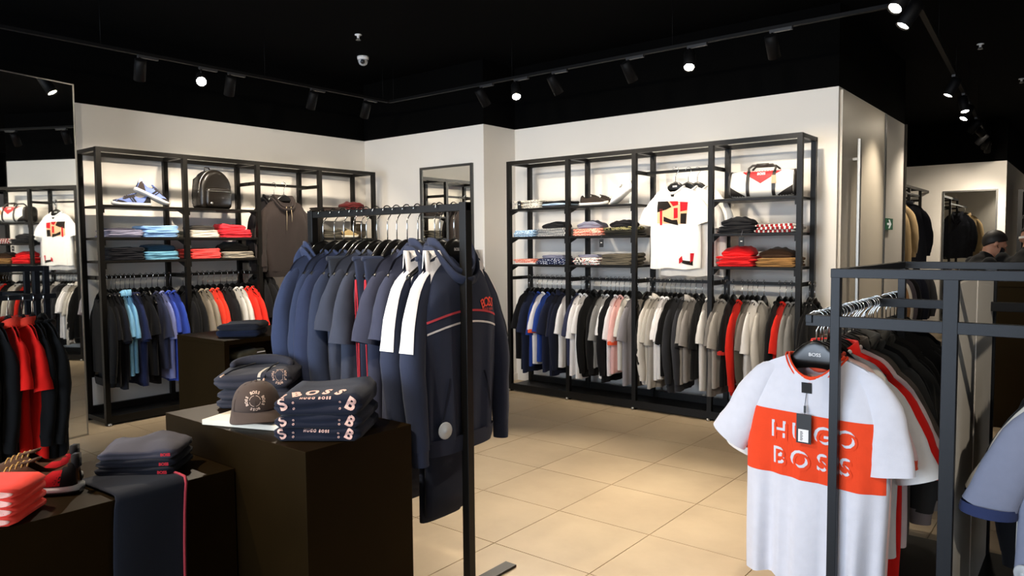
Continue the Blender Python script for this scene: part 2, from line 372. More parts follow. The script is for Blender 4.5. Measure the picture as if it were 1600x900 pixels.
def head(label, pos, target, power=1.0, along=(1, 0), cone=52, col=None, blend=.9):
    """spot head: adapter on the track, yoke stem, can, lens and the lamp itself"""
    pos = Vector(pos); target = Vector(target)
    t = thing('track_spotlight', label, 'spotlight', pos, math.atan2(along[1], along[0]), 'track spotlights')
    boxo('adapter', mat('adapter_grey', '#2a2a2c', rough=.4), t, -.015, .13, -.013, .013, -.030, -.012)
    MB().tube([(0, 0, -.03), (0, 0, -.075)], .008, 8).build('stem', M_TRACK, t)
    R = Matrix.Rotation(-math.atan2(along[1], along[0]), 3, 'Z')
    piv = Vector((0, 0, -.10)); d = R @ (target - (pos + piv)); d.normalize()
    q = d.to_track_quat('-Z', 'Y').to_matrix().to_4x4()
    M = Matrix.Translation(piv) @ q
    MB().disc_stack([(.030, .060), (.040, .056), (.0405, .02), (.0405, -.095), (.036, -.096), (.034, -.086)], 20).xf(M).build('can', M_TRACK, t)
    MB().disc_stack([(.0335, -.084), (.0335, -.087)], 20).xf(M).build('lens', M_LENS, t)
    L = bpy.data.lights.new('spot_beam', 'SPOT'); L.energy = SPOT_W*power; L.color = col or SPOT_COL; L.spot_size = math.radians(cone); L.spot_blend = blend; L.shadow_soft_size = .035
    lo = bpy.data.objects.new('spot_beam', L); COL.objects.link(lo); lo.parent = t; lo.matrix_local = M @ Matrix.Translation((0, 0, -.10))
    return t
ay = (0, 1); ax = (1, 0)
head('dark spotlight at the mirror end of the left track, aimed at the sneakers', (TAX, 2.50, ZT), (-6.3, 2.75, 1.25), 0.50, ay, 86)
head('glowing spotlight on the left track, turned towards the room', (TAX, 2.96, ZT), (-2.3, 1.25, .9), 1.1, ay, 50)
head('dark spotlight just right of the glowing one on the left track', (TAX, 3.20, ZT), (-6.3, 3.45, 1.25), 0.50, ay, 86)
head('dark spotlight fourth from the mirror on the left track', (TAX, 3.98, ZT), (-6.3, 4.15, 1.25), 0.45, ay, 86)
head('dark spotlight beside the corner on the left track', (TAX, 4.58, ZT), (-6.35, 4.85, 1.25), 0.35, ay, 86)
head('dark spotlight nearest the corner on the right track', (-4.24, TBY, ZT), (-3.95, 5.8, 1.25), 0.27, ax, 86)
head('glowing spotlight on the right track, above the jog in the wall', (-3.86, TBY, ZT), (-2.4, 3.2, 0), 1.5, ax, 56)
head('dark spotlight right of the first glowing one on the right track', (-3.47, TBY, ZT), (-3.2, 5.8, 1.25), 0.31, ax, 86)
head('dark spotlight in the middle of the right track', (-2.79, TBY, ZT), (-2.55, 5.8, 1.25), 0.37, ax, 86)
head('glowing spotlight above the white display tee', (-2.30, TBY, ZT), (-1.5, 3.0, 0), 1.5, ax, 56)
head('dark spotlight above the holdall bag', (-1.72, TBY, ZT), (-1.75, 5.9, 1.25), 0.41, ax, 80)
head('large spotlight at the top right corner tilted down to the left', (tcx(4.72), 4.72, ZT), (-2.1, 3.9, .4), .5, ay, 56)
head('glowing spotlight cut by the top edge, right of the wall corner', (tcx(4.40), 4.40, ZT), (-1.9, 2.6, .3), .5, ay, 60)
for i, (y, tx, ty, tz, pw, nm) in enumerate(((7.15, -1.62, 6.75, 1.3, .55, 'nearest'), (8.1, -.75, 7.7, 1.3, .45, 'second nearest'), (8.65, -1.62, 8.0, 1.4, .4, 'third nearest'), (9.75, -2.2, 10.0, 1.5, .8, 'fourth nearest'), (10.3, -.2, 13.9, 1.5, 1.5, 'fifth nearest'),
                                  (11.0, -2.5, 11.3, 1.5, .6, 'sixth nearest'), (11.6, -1.8, 13.0, 1.6, .45, 'seventh nearest'), (12.0, -1.4, 13.0, 1.5, .35, 'farthest'))):
    head('%s spotlight in the row over the far room' % nm, (tcx(y), y, ZT), (tx, ty, tz), pw*.7, ay, 70)
for i, (x, tx, ty, tz, pw) in enumerate(((-3.3, -2.65, 1.0, .6, 1.1), (-1.7, -2.4, 2.0, 1.2, .7), (-.4, -.7, 2.7, .9, .12), (-2.4, -1.6, 2.9, 0, 1.2), (1.5, -.25, 3.3, .75, 1.1))):  # lamps added out of view to brighten the near displays and floor
    head('%s added fill spotlight from the left on the front track' % ORD[i], (x, .55, ZT), (tx, ty, tz), pw*.7, ax, 50 if x < 1 else 30)
for i, (x, tx, ty, tz, pw) in enumerate(((-2.45, -6.4, 3.3, 1.75, 1.6), (-3.1, -6.2, 4.8, 1.75, 1.2), (-2.8, -5.0, 5.5, 1.6, .9), (-2.0, -3.7, 5.9, 1.5, .9), (-.9, -2.6, 5.9, 1.5, .85), (.2, -1.7, 5.9, 1.6, .95))):  # fill lamps added out of view to light the walls more evenly
    head('%s added fill spotlight from the left, front track, thrown across the shop at a wall' % ORD[i], (x+.15, .55, ZT), (tx, ty, tz), pw, ax, 44, (1.0, .86, .66) if i < 2 else (1.0, .89, .74))
# ------------------------------------------------------------------ ceiling fittings
t = thing('security_camera', 'small white dome camera on the black ceiling', 'camera', (-5.52, 4.63, HC))
MB().disc_stack([(.055, 0), (.055, -.02), (.050, -.03)], 20).build('base', M_WHITE, t)
MB().disc_stack([(.048, -.03), (.046, -.05), (.036, -.072), (.018, -.083), (.004, -.085)], 20).build('dome', mat('smoked_dome', '#b9bcc0', rough=.2), t)
MB().tube([(.03, -.03, -.05), (.042, -.042, -.066)], .02, 12).build('eye', mat('camera_eye', '#202226', rough=.1), t)
for lab, p in (('tiny white sprinkler on the ceiling beyond the dome camera', (-4.98, 4.13, HC)), ('tiny sprinkler on the ceiling of the far room', (-.92, 8.0, HC)), ('second tiny sprinkler deeper in the far room', (-.75, 10.0, HC))):
    t = thing('sprinkler', lab, 'sprinkler', p)
    MB().disc_stack([(.03, 0), (.03, -.006), (.012, -.008), (.010, -.03)], 12).build('stem', M_WHITE, t)
    MB().disc_stack([(.022, -.045), (.022, -.048)], 12).build('deflector', M_STEEL, t); MB().tube([(.012, 0, -.03), (.014, 0, -.046)], .003, 6).build('frame_arm', M_STEEL, t); MB().tube([(-.012, 0, -.03), (-.014, 0, -.046)], .003, 6).build('frame_arm', M_STEEL, t)
# ------------------------------------------------------------------ garments: cut, drape, sleeves, hood, hanger
def sstep(a, b, x):
    x = max(0.0, min(1.0, (x-a)/(b-a))); return x*x*(3-2*x)
VROWS = [0, .02, .05, .09, .14, .2, .27, .34, .42, .5, .58, .66, .74, .82, .90, .96, 1.0]
def body_mb(Wd=.215, Wc=.235, Wh=.235, L=.72, T=.045, nw=.075, dipf=.055, dipb=.012, slope=.40, fold=.012, seed=0, nT=44, rows=None, hemw=.006, open_front=False):
    rnd = random.Random(seed); ph = [rnd.uniform(0, 6.28) for _ in range(8)]; fr = [rnd.uniform(.8, 1.25) for _ in range(8)]
    rings = []
    for v in (rows or VROWS):
        ring = []
        for k in range(nT):
            th = 2*PI*(k+.5)/nT; c, s = math.cos(th), math.sin(th)
            xn = math.copysign(abs(c)**.62, c); yn = math.copysign(abs(s)**.75, s)
            w = Wd + (Wc-Wd)*sstep(.1, .35, v); w += (Wh-Wc)*sstep(.35, 1, v)
            x0 = Wd*xn; axx = abs(x0); front = s < 0
            if axx <= nw: zt = -(dipf if front else dipb)*(1-(axx/nw)**2); t0 = .052*math.sqrt(max(0, 1-(axx/nw)**2))+.010
            else: zt = -(axx-nw)*slope - .050*max(0, (axx/Wd-.70)/.30)**2; t0 = .010
            x = x0 + (w-Wd)*xn
            tt = t0 + (T-t0)*sstep(0, .22, v)
            y = tt*yn
            A = fold*sstep(.15, 1, v)*(1-abs(xn)**4)
            o = 0 if front else 4
            y += A*(math.sin(2*PI*fr[o]*xn*1.5+ph[o]) + .6*math.sin(2*PI*fr[o+1]*xn*2.7+ph[o+1]) + .35*math.sin(2*PI*3.9*xn*fr[o+2]+ph[o+2]+3*v))
            x += .006*math.sin(5*v+ph[3])*v
            z = zt*(1-v)**1.0 + v*(-L + hemw*math.sin(2*PI*xn*fr[3]+ph[2]))
            ring.append((x, y, z))
        rings.append(ring)
    return MB().loft(rings, True, False)
def sleeve_mb(side, pts, seed=0, n=16, cap=False):
    """pts = [(x, y, z, r_across, r_depth)] from the shoulder to the cuff"""
    rnd = random.Random(seed*7+side); ph = rnd.uniform(0, 6)
    # refine with linear steps
    P = []
    for i in range(len(pts)-1):
        for q in range(3):
            f = q/3; P.append([pts[i][j]+(pts[i+1][j]-pts[i][j])*f for j in range(5)])
    P.append(list(pts[-1]))
    for _ in range(2):
        P = [P[0]] + [[(P[i-1][j]+2*P[i][j]+P[i+1][j])/4 for j in range(5)] for i in range(1, len(P)-1)] + [P[-1]]
    rings = []
    for i, p in enumerate(P):
        a, b = P[max(i-1, 0)], P[min(i+1, len(P)-1)]
        tx, tz = b[0]-a[0], b[2]-a[2]; l = math.hypot(tx, tz) or 1; tx /= l; tz /= l
        ring = []
        for k in range(n):
            th = 2*PI*k/n; w = 1 + .06*math.sin(3*th+ph+i*.5)*(i/len(P)) + .03*math.sin(i*1.7+ph+2*th)
            u, d = p[3]*math.cos(th)*w, p[4]*math.sin(th)*w
            ring.append((side*(p[0] - tz*u), p[1]+d, p[2] + tx*u))
        rings.append(ring)
    return MB().loft(rings, True, cap)
def ring_tube(center_fn, n, r, rz=None, m=8):
    """closed tube whose centre line is center_fn(angle); r may be a function of the angle"""
    mb = MB(); rings = []
    for k in range(n):
        a = 2*PI*k/n; p = Vector(center_fn(a)); q = Vector(center_fn(a+.01)); t = (q-p).normalized(); up = Vector((0, 0, 1)); sd = t.cross(up).normalized()
        rr = r(a) if callable(r) else r; rv = (rz(a) if callable(rz) else rz) if rz else rr
        rings.append([p + sd*rr*math.cos(2*PI*j/m) + up*rv*math.sin(2*PI*j/m) for j in range(m)])
    rings.append(rings[0]); return mb.loft(rings, True, False)
def collar_mb(nw=.075, dipf=.055, dipb=.012, r=.007, rz=.010):
    def c(a):
        x = nw*math.cos(a); y = .058*math.sin(a); d = dipf if y < 0 else dipb
        return (x, y, -d*(1-(x/nw)**2)+.002)
    return ring_tube(c, 28, r, rz, 8)
def polo_collar_mb(nw=.075):
    rings = []
    for q, (k, dz) in enumerate(((.95, -.01), (1.0, .03), (1.12, .035), (1.28, -.012), (1.25, -.016))):
        ring = []
        for j in range(28):
            a = -PI/2+.22 + (2*PI-.44)*j/27; x = nw*math.cos(a); y = .058*math.sin(a); d = .04 if y < 0 else .0
            ring.append((x*k, y*k-.004*(q > 2), -d*(1-(x/nw)**2)+dz))
        rings.append(ring)
    return MB().loft(rings, False, False)
def hood_mb(seed=0):
    """collapsed hood: two soft rolls of cloth crossing at the throat, and the empty sack folded down behind the neck"""
    mb = MB(); n = 32; m = 12; rnd = random.Random(seed); ph = rnd.uniform(0, 6)
    for layer, (gr, dz, hs) in enumerate(((0, 0, 1.0), (.020, -.022, .85))):
        rings = []
        for k in range(n+1):
            a = -PI/2-.12 + (2*PI+.24)*k/n
            back = max(0, min(1, (1+math.sin(a))/2)) if 0 < k < n else 0
            cx, cy = (.068+gr+.020*back)*math.cos(a), (.056+gr*.8+.018*back)*math.sin(a) - .006*(1-back)*(1 if k > n/2 else 0)
            cz = -.085 + dz + .088*sstep(0, .62, back)
            hh = (.020+.022*sstep(0, .5, back))*hs; ww = .011+.008*back; nx, ny = math.cos(a), math.sin(a); ring = []
            for j in range(m):
                b = 2*PI*j/m; w = 1+.12*math.sin(2*b+a*2+ph); u = ww*math.cos(b)*w; z = hh*math.sin(b)*w; lean = .55*z
                ring.append((cx+nx*(u+lean), cy+ny*(u+lean), cz+z))
            rings.append(ring)
        mb.loft(rings, True, True)
    rg = []
    for i in range(9):
        f = i/8; w = .030+.085*math.sin(PI*(.18+.70*f)); y = .078+.030*math.sin(PI*f); tk = .012+.020*math.sin(PI*f)
        rg.append([(w*math.cos(2*PI*j/16), y+tk*math.sin(2*PI*j/16), .028-.185*f+.006*math.sin(3*2*PI*j/16+ph)) for j in range(16)])
    mb.loft(rg, True, True)
    return mb
def hanger_parts(wide=.185, big=False):
    """z=0 is the garment's neck point; hook reaches up to the rail at HOOK"""
    rings = []
    for i in range(21):
        f = -1+2*i/20; x = wide*f; z = -.008-.082*abs(f)**1.2; th = .0095; hh = .0095 + .016*max(0, 1-abs(f)*3.0)
        rings.append([(x, th*math.cos(2*PI*j/10), z+hh*math.sin(2*PI*j/10)) for j in range(10)])
    arms = MB().loft(rings, True, True)
    nk = []
    for z, w, t in ((-.030, .105, .012), (-.010, .088, .014), (.012, .066, .014), (.030, .044, .013), (.040, .020, .011), (.044, .008, .008)):
        nk.append([(x, y, zz) for x, y, zz in [(w*math.copysign(abs(math.cos(2*PI*j/16))**.6, math.cos(2*PI*j/16)), t*math.copysign(abs(math.sin(2*PI*j/16))**.6, math.sin(2*PI*j/16)), z) for j in range(16)]])
    arms.loft(nk, True, True)
    return arms
HOOK = .140          # rail centre above the neck point
def hook_mb(r=.0026, rr=.025, ext=0.0):
    K = HOOK+ext; pts = [(0, 0, .040), (0, 0, K-.046), (.007, 0, K-.032)]
    for i in range(13):
        a = -PI*.32 + (PI*1.30)*i/12
        pts.append((rr*math.cos(a)*1.0, 0, K-.002+rr*math.sin(a)))
    return MB().tube(pts, r, 7)
_HM = {}
def hanger(label, loc, rz, group, m_tag=None, detail=False, slim=1.0, ext=0.0, plate=1.0):
    if 'arms' not in _HM:
        _HM['arms'] = hanger_parts().mesh('shoulder_form', M_HANGER)
    hk = 'hook%.3f' % ext
    if hk not in _HM: _HM[hk] = hook_mb(ext=ext).mesh('hook', M_CHROME)
    t = thing('clothes_hanger', label, 'hanger', loc, rz, group); t.scale = (slim, 1, 1)
    sf_ = obj('shoulder_form', _HM['arms'], t); sf_.scale = (1, 1, plate); obj('hook', _HM[hk], t)
    if detail:
        for s in (-1, 1):
            me = text_mesh('BOSS', .017, .02); me.transform(Matrix.Translation((0, s*.0152, .006)) @ Matrix.Rotation(PI/2, 4, 'X') @ (Matrix.Rotation(PI, 4, 'Y') if s > 0 else Matrix()))
            me.materials.append(M_WHITE); obj('logo_print', me, t)
    return t
# sleeve patterns (x, y, z, across, depth); W = shoulder half width, zs = shoulder tip height
def sl_short(Wd, zs, ln=.30, out=.060, w=1.0):
    return [(Wd-.085, 0, zs-.030, .026, .012), (Wd-.040, 0, zs-.056, .044, .022), (Wd+out*.16, -.002, zs-.14, .058*w, .033), (Wd+out*.55, -.005, zs-ln*.66, .065*w, .040), (Wd+out, -.008, zs-ln, .071*w, .047)]
def sl_long(Wd, zs, ln=.58, out=.055):
    return [(Wd-.085, 0, zs-.030, .026, .012), (Wd-.040, 0, zs-.056, .044, .022), (Wd+out*.20, 0, zs-.14, .058, .034), (Wd+out*.65, -.006, zs-.26, .059, .041), (Wd+out, -.016, zs-.37, .057, .044),
            (Wd+out*.95, -.026, zs-.48, .052, .040), (Wd+out*.8, -.032, zs-ln, .042, .034)]
def rumple(mb, amp=.005, fr=9.0, seed=0):
    """soft creases in the cloth"""
    from mathutils import noise
    o = Vector((seed*3.7, seed*1.3, seed*2.1))
    for p in mb.v:
        q = Vector((p.x*fr, p.y*fr, p.z*fr*.45))+o
        p.y += amp*(noise.noise(q)+.5*noise.noise(q*2.3)); p.x += amp*.5*noise.noise(q+Vector((9, 2, 5)))
    return mb
_GM = {}
def gmesh(key, fn):
    if key not in _GM: _GM[key] = fn().mesh(key[0], fabric('#888888'))
    return _GM[key]
NAVY = '#242a3b'; NAVY2 = '#2b3144'; BLK = '#0c0c0e'; CHAR = '#2a2b2e'
KIND = dict(tee=dict(L=.72, Wc=.245, Wh=.245), polo=dict(L=.72, Wc=.24, Wh=.24), long=dict(L=.70, Wc=.24, Wh=.225), hoodie=dict(L=.69, Wc=.255, Wh=.225, T=.055), jacket=dict(L=.76, Wc=.245, Wh=.25, T=.055), vest=dict(L=.70))
def garment(kind, name, label, cat, col, loc, rz, group, sl=None, cuff=None, collar=None, v=0, tagm=None, L=None, m=None, slim=1.0, flat=1.0, flare=False):
    """one hanging garment made of shared pattern pieces; loc is the neck point"""
    kw = dict(KIND.get('tee' if kind == 'dress' else kind, KIND['tee'])); v = v % 4
    if L: kw['L'] = L
    t = thing(name, label, cat, loc, rz, group); t.scale = (slim, flat, 1)
    mm = m or fabric(col); Wd = .215; zs = -(Wd-.075)*.40
    if kind == 'hoodie': Wd = .225
    obj('body', gmesh(('body', kind, v, kw['L']), lambda: rumple(body_mb(Wd=Wd, seed=v*11+len(kind), fold=.010+.002*v, **kw), .006, 9, v)), t, mm)
    lng = kind in ('long', 'hoodie', 'jacket')
    sp = sl_long(Wd, zs) if lng else (sl_short(Wd, zs, .37, .105, 1.05) if flare else sl_short(Wd, zs, .285+.016*v, .035+.012*(v % 3)))
    for s in (-1, 1):
        so = obj('sleeve', gmesh(('sleeve', kind, v, s, flare), lambda: rumple(sleeve_mb(s, sp, v), .009, 11, v+s)), t, fabric(sl) if sl else mm)
        if lng or cuff:
            e = sp[-1]; c0 = fabric(cuff) if cuff else mm
            def cf():
                ln = .05 if lng else .022; p0 = [e[0]-.004, e[1], e[2]+.012, e[3]*1.03, e[4]*1.05]; p1 = [e[0]-.002, e[1]-.002, e[2]-ln, e[3]*(.86 if lng else 1.05), e[4]*(.86 if lng else 1.06)]
                return sleeve_mb(s, [p0, p1], v)
            obj('cuff', gmesh(('cuff', kind, v, s, flare), cf), so, c0)
    cm = fabric(collar) if collar else mm
    if kind == 'polo': obj('collar', gmesh(('collar', 'polo', 0, 0), polo_collar_mb), t, cm)
    elif kind == 'hoodie': obj('hood', gmesh(('hood', 'h', v, 0), lambda: hood_mb(v)), t, cm)
    elif kind == 'jacket': obj('collar', gmesh(('collar', 'polo', 0, 0), polo_collar_mb), t, cm)
    else: obj('collar', gmesh(('collar', 'tee', 0, 0), collar_mb), t, cm)
    if kind == 'hoodie' or kind == 'long':
        def hb():
            W = kw.get('Wh', .235); r = []
            for z, k in ((.012, 1.0), (-.03, .95), (-.05, .90)):
                r.append([(W*k*math.copysign(abs(math.cos(2*PI*(j+.5)/44))**.62, math.cos(2*PI*(j+.5)/44)), kw.get('T', .045)*(k+.12)*math.copysign(abs(math.sin(2*PI*(j+.5)/44))**.75, math.sin(2*PI*(j+.5)/44)), -kw['L']+z) for j in range(44)])
            return MB().loft(r, True, False)
        obj('hem_band', gmesh(('hem_band', kind, v, 0), hb), t, mm)
    return t
def trousers(label, col, loc, rz, group, v=0, L=.62, m=None, stripe=None, cat='trousers', wd=1.0):
    """pressed trousers folded over a hanger bar: waistband, two layered legs"""
    t = thing('trousers', label, cat, loc, rz, group); mm = m or fabric(col)
    for q, (x0, x1, yy, dl) in enumerate(((-.135*wd, .125*wd, -.020, 0), (-.12*wd, .14*wd, .020, .035))):
        rnd = random.Random(v*5+q); ph = rnd.uniform(0, 6); rings = []
        for i in range(13):
            f = i/12; z = -.03-(L+dl)*f; w0 = x0*(1-.10*f); w1 = x1*(1-.10*f); tk = .010+.014*sstep(0, .15, f); wob = .010*math.sin(3*f+ph)*f
            rings.append([((w0+w1)/2+(w1-w0)/2*math.copysign(abs(math.cos(2*PI*j/16))**.6, math.cos(2*PI*j/16)), yy*sstep(-.1, .2, f)+wob+tk*math.copysign(abs(math.sin(2*PI*j/16))**.8, math.sin(2*PI*j/16)), z) for j in range(16)])
        o = MB().loft(rings, True, True).build('leg', mm, t)
        if stripe:
            MB().tube([Vector(r[8])+Vector((-.001, 0, 0)) for r in rings[1:]], .0038, 6).build('side_stripe', fabric(stripe), o)
    MB().tube([(-.135*wd, 0, -.030), (.135*wd, 0, -.030)], .011, 8).build('fold_roll', mm, t)
    return t
def security_tag(parent, p, n=(0, -1, 0), r=.030):
    M = Matrix.Translation(p) @ Vector(n).to_track_quat('Z', 'Y').to_matrix().to_4x4()
    o = MB().disc_stack([(r*.75, -.003), (r, 0), (r, .003), (r*.85, .005), (r*.3, .006), (r*.26, .009), (.002, .010)], 20).xf(M).build('security_tag', mat('frosted_plastic', '#b9bcbe', rough=.35, spec=.5), parent)
    o['label'] = 'round white security tag'; return o
def with_hanger(g, glabel, loc, rz, group, detail=False):
    return hanger('black hanger with chrome hook holding the ' + glabel, loc, rz, group, detail=detail)

# ------------------------------------------------------------------ folded clothes
_FM = {}
def crumple(mb, t, seed):
    from mathutils import noise
    for p in mb.v:
        q = Vector((p.x*11+seed*3.1, p.y*11, seed)); k = max(0, p.z/t)
        p.z += k*(.35*t*noise.noise(q)+.22*t*noise.noise(q*2.4)) + k*.45*t*max(0, 1-(p.x/.13)**2)*max(0, 1-((p.y-.02)/.11)**2)
        p.x += .012*noise.noise(q+Vector((5, 1, 2))); p.y += .012*noise.noise(q+Vector((1, 7, 3)))
    return mb
def folded_mb(w, d, t, v=0):
    rnd = random.Random(v); ph = [rnd.uniform(0, 6) for _ in range(4)]; rings = []
    for i in range(13):
        f = -1+2*i/12; e = max(0, abs(f)-.82)/.18; x = w/2*(f if abs(f) < .82 else math.copysign(.82+.18*math.sin(e*PI/2), f)); k = math.sqrt(max(.05, 1-e*e*.75)); ins = .012*e*e
        ring = []
        def P(y, z): ring.append((x, y, (z-.5)*t*k+.5*t + .12*t*math.sin(2.1*f+ph[0])*(z-.0)+.10*t*math.sin(3*y/d+ph[1])*z))
        y0, y1 = -d/2+ins, d/2-ins; r = t*.26
        for a in (-90, -126, -162, -198, -234): P(y0+r+r*math.cos(math.radians(a)), .26+.26*math.sin(math.radians(a)))
        for a in (-130, -165, -198, -234, -270): P(y0+r+.004*math.sin(4*f+ph[2])+r*math.cos(math.radians(a)), .74+.26*math.sin(math.radians(a)))
        for q in (.3, .5, .7): P(y0+(y1-y0)*q, 1+.10*math.sin(5*q+ph[3]+f))
        for a in (90, 45, 0, -45, -90): P(y1-r+r*math.cos(math.radians(a)), .5+.5*math.sin(math.radians(a)))
        for q in (.7, .5, .3): P(y0+(y1-y0)*q, 0)
        rings.append(ring)
    return MB().loft(rings, True, True)
def folded(label, m, loc, rz, w, d, t, group, v=0, name='folded_shirt', cat='folded clothes'):
    rum = 'rumpled' in label or 'topmost folded grey' in label
    key = (round(w, 3), round(d, 3), round(t, 4), v % 3, rum)
    if key not in _FM: _FM[key] = (crumple(folded_mb(w, d, t, v), t, v) if rum else rumple(folded_mb(w, d, t, v), .003, 12, v)).mesh('folded_cloth', fabric('#888888'))
    o = obj(name, _FM[key], None, m); o.location = loc; o.rotation_euler = (0, 0, rz); return tag(o, label, cat, group)
def stack(where, loc, rz, items, group, w=.27, d=.26, jit=.012, name='folded_shirt'):
    """items bottom to top: (description, material, thickness[, width, depth]); every item is its own object"""
    rnd = random.Random(hash_(where)); z = loc[2]; n = len(items)
    for i, it in enumerate(items):
        desc, m, t = it[:3]; ww, dd = (it[3], it[4]) if len(it) > 4 else (w, d)
        k = n-1-i; pos = 'topmost' if k == 0 else ('bottom' if i == 0 else ORD[k]+' from top')
        if n == 1: pos = 'single'
        a = rnd.uniform(-1, 1)*.04; s = math.sin(rz); c = math.cos(rz); jx, jy = rnd.uniform(-jit, jit), rnd.uniform(-jit, jit)*.6
        folded('%s %s %s' % (pos, desc, where), m, (loc[0]+c*jx-s*jy, loc[1]+s*jx+c*jy, z), rz+a, ww, dd, t*1.06, group, i, name)
        z += t
    return z
def hash_(s):
    h = 7
    for ch in s: h = (h*31+ord(ch)) % 1000003
    return h
# ------------------------------------------------------------------ clothes on the wall rails: place along the rail, kind, colour, description, cuff colour
B_RAIL = [
    (-4.301, 'tee', '#0e0e11', 'black tee', None),
    (-4.248, 'tee', '#161b2b', 'navy tee', None),
    (-4.202, 'tee', '#1a2138', 'navy tee', None),
    (-4.149, 'tee', '#1f3a86', 'royal blue tee', None),
    (-4.089, 'tee', '#e4e2e2', 'white tee with red striped cuffs', '#e4572e'),
    (-4.03, 'tee', '#24418f', 'royal blue tee', None),
    (-3.971, 'tee', '#1b2036', 'navy tee', None),
    (-3.921, 'polo', '#191d30', 'navy polo shirt', None),
    (-3.863, 'long', '#14182a', 'navy long-sleeved top', None),
    (-3.807, 'tee', '#ebe9ea', 'white tee', None),
    (-3.705, 'tee', '#32364e', 'slate tee', None),
    (-3.669, 'tee', '#eceaea', 'white tee', None),
    (-3.62, 'tee', '#e9e7e6', 'white tee', None),
    (-3.566, 'long', '#0c0c0c', 'black long-sleeved top', None),
    (-3.493, 'long', '#0f0f10', 'black long-sleeved top', None),
    (-3.427, 'tee', '#8b8a88', 'grey tee', None),
    (-3.388, 'tee', '#e6e5e6', 'white tee', None),
    (-3.342, 'long', '#101013', 'black long-sleeved top', None),
    (-3.304, 'tee', '#e9e4e6', 'white tee', None),
    (-3.254, 'tee', '#e8b7b3', 'pink tee with orange cuffs', '#ee5a36'),
    (-3.197, 'tee', '#d6d2cb', 'cream tee', None),
    (-3.154, 'trousers', '#d4d0ca', 'pair of stone trousers', None),
    (-3.117, 'tee', '#8d8a90', 'grey tee', None),
    (-3.03, 'trousers', '#67615a', 'pair of taupe trousers', None),
    (-2.994, 'long', '#121212', 'black long-sleeved top', None),
    (-2.958, 'long', '#d2cdc5', 'cream long-sleeved top', None),
    (-2.922, 'polo', '#bdb8af', 'beige polo shirt', None),
    (-2.886, 'tee', '#aca79f', 'beige tee', None),
    (-2.85, 'tee', '#eae8e8', 'white tee', None),
    (-2.807, 'tee', '#e2e0e0', 'white tee', None),
    (-2.767, 'tee', '#0d0d0e', 'black tee', None),
    (-2.721, 'long', '#2c2d31', 'charcoal long-sleeved top', None),
    (-2.676, 'long', '#34353a', 'charcoal long-sleeved top', None),
    (-2.631, 'polo', '#96928d', 'grey polo with black and white cuffs', '#17171a'),
    (-2.582, 'tee', '#8e8985', 'grey tee', None),
    (-2.527, 'tee', '#0e0e0f', 'black tee', None),
    (-2.452, 'tee', '#e0ddd9', 'off-white tee', None),
    (-2.355, 'tee', '#77736f', 'grey tee', None),
    (-2.319, 'tee', '#a09a92', 'grey tee', None),
    (-2.263, 'tee', '#0d0c0d', 'black tee with red striped cuffs', '#b02a24'),
    (-2.192, 'long', '#d22417', 'red long-sleeved top', None),
    (-2.148, 'long', '#4d483f', 'olive long-sleeved top', None),
    (-2.112, 'tee', '#77706a', 'grey tee', None),
    (-2.073, 'tee', '#e2dfdb', 'off-white tee', None),
    (-2.02, 'long', '#c4beb4', 'beige long-sleeved top', None),
    (-1.901, 'long', '#101011', 'black long-sleeved top', None),
    (-1.854, 'tee', '#d8281b', 'red tee', None),
    (-1.812, 'long', '#8b8883', 'grey long-sleeved top', None),
    (-1.77, 'long', '#82807c', 'grey long-sleeved top', None),
    (-1.68, 'long', '#0e0e0f', 'black long-sleeved top', None),
    (-1.644, 'tee', '#101011', 'black tee', None)]
A_RAIL = [
    (2.5, 'long', '#0b0b0d', 'black long-sleeved top', None),
    (2.536, 'tee', '#0d0d10', 'black tee', None),
    (2.572, 'tee', '#11131c', 'midnight tee', None),
    (2.608, 'tee', '#10121b', 'midnight tee', None),
    (2.644, 'polo', '#7fb6d8', 'light blue polo shirt', None),
    (2.68, 'polo', '#79b0d4', 'light blue polo shirt', None),
    (2.716, 'tee', '#1c2548', 'navy tee', None),
    (2.752, 'tee', '#1b2344', 'navy tee', None),
    (2.806, 'tee', '#0d0e13', 'black tee', None),
    (2.853, 'trousers', '#0d0f16', 'pair of black trousers', None),
    (2.9, 'tee', '#2b3048', 'slate tee', None),
    (2.948, 'tee', '#7d86bd', 'lavender tee', None),
    (3.007, 'tee', '#3a52b4', 'cobalt blue tee', None),
    (3.051, 'tee', '#2d46a4', 'cobalt blue tee', None),
    (3.17, 'long', '#0e0e10', 'black long-sleeved top', None),
    (3.206, 'long', '#0c0c0e', 'black long-sleeved top', None),
    (3.243, 'long', '#111113', 'black long-sleeved top', None),
    (3.301, 'tee', '#877d6f', 'taupe tee', None),
    (3.348, 'tee', '#8d8475', 'taupe tee', None),
    (3.396, 'tee', '#e8402c', 'coral red tee', None),
    (3.45, 'tee', '#e43c28', 'coral red tee', None),
    (3.517, 'long', '#131316', 'black long-sleeved top', None),
    (3.579, 'long', '#161619', 'black long-sleeved top', None),
    (3.636, 'tee', '#cfccc6', 'white tee', None),
    (3.687, 'tee', '#d5d2cc', 'white tee', None),
    (3.745, 'tee', '#e63325', 'red tee', None),
    (3.797, 'tee', '#e02f22', 'red tee', None),
    (3.891, 'tee', '#0d0d0f', 'black tee', None),
    (3.951, 'long', '#101012', 'black long-sleeved top', None),
    (3.987, 'tee', '#0e0e10', 'black tee', None)]
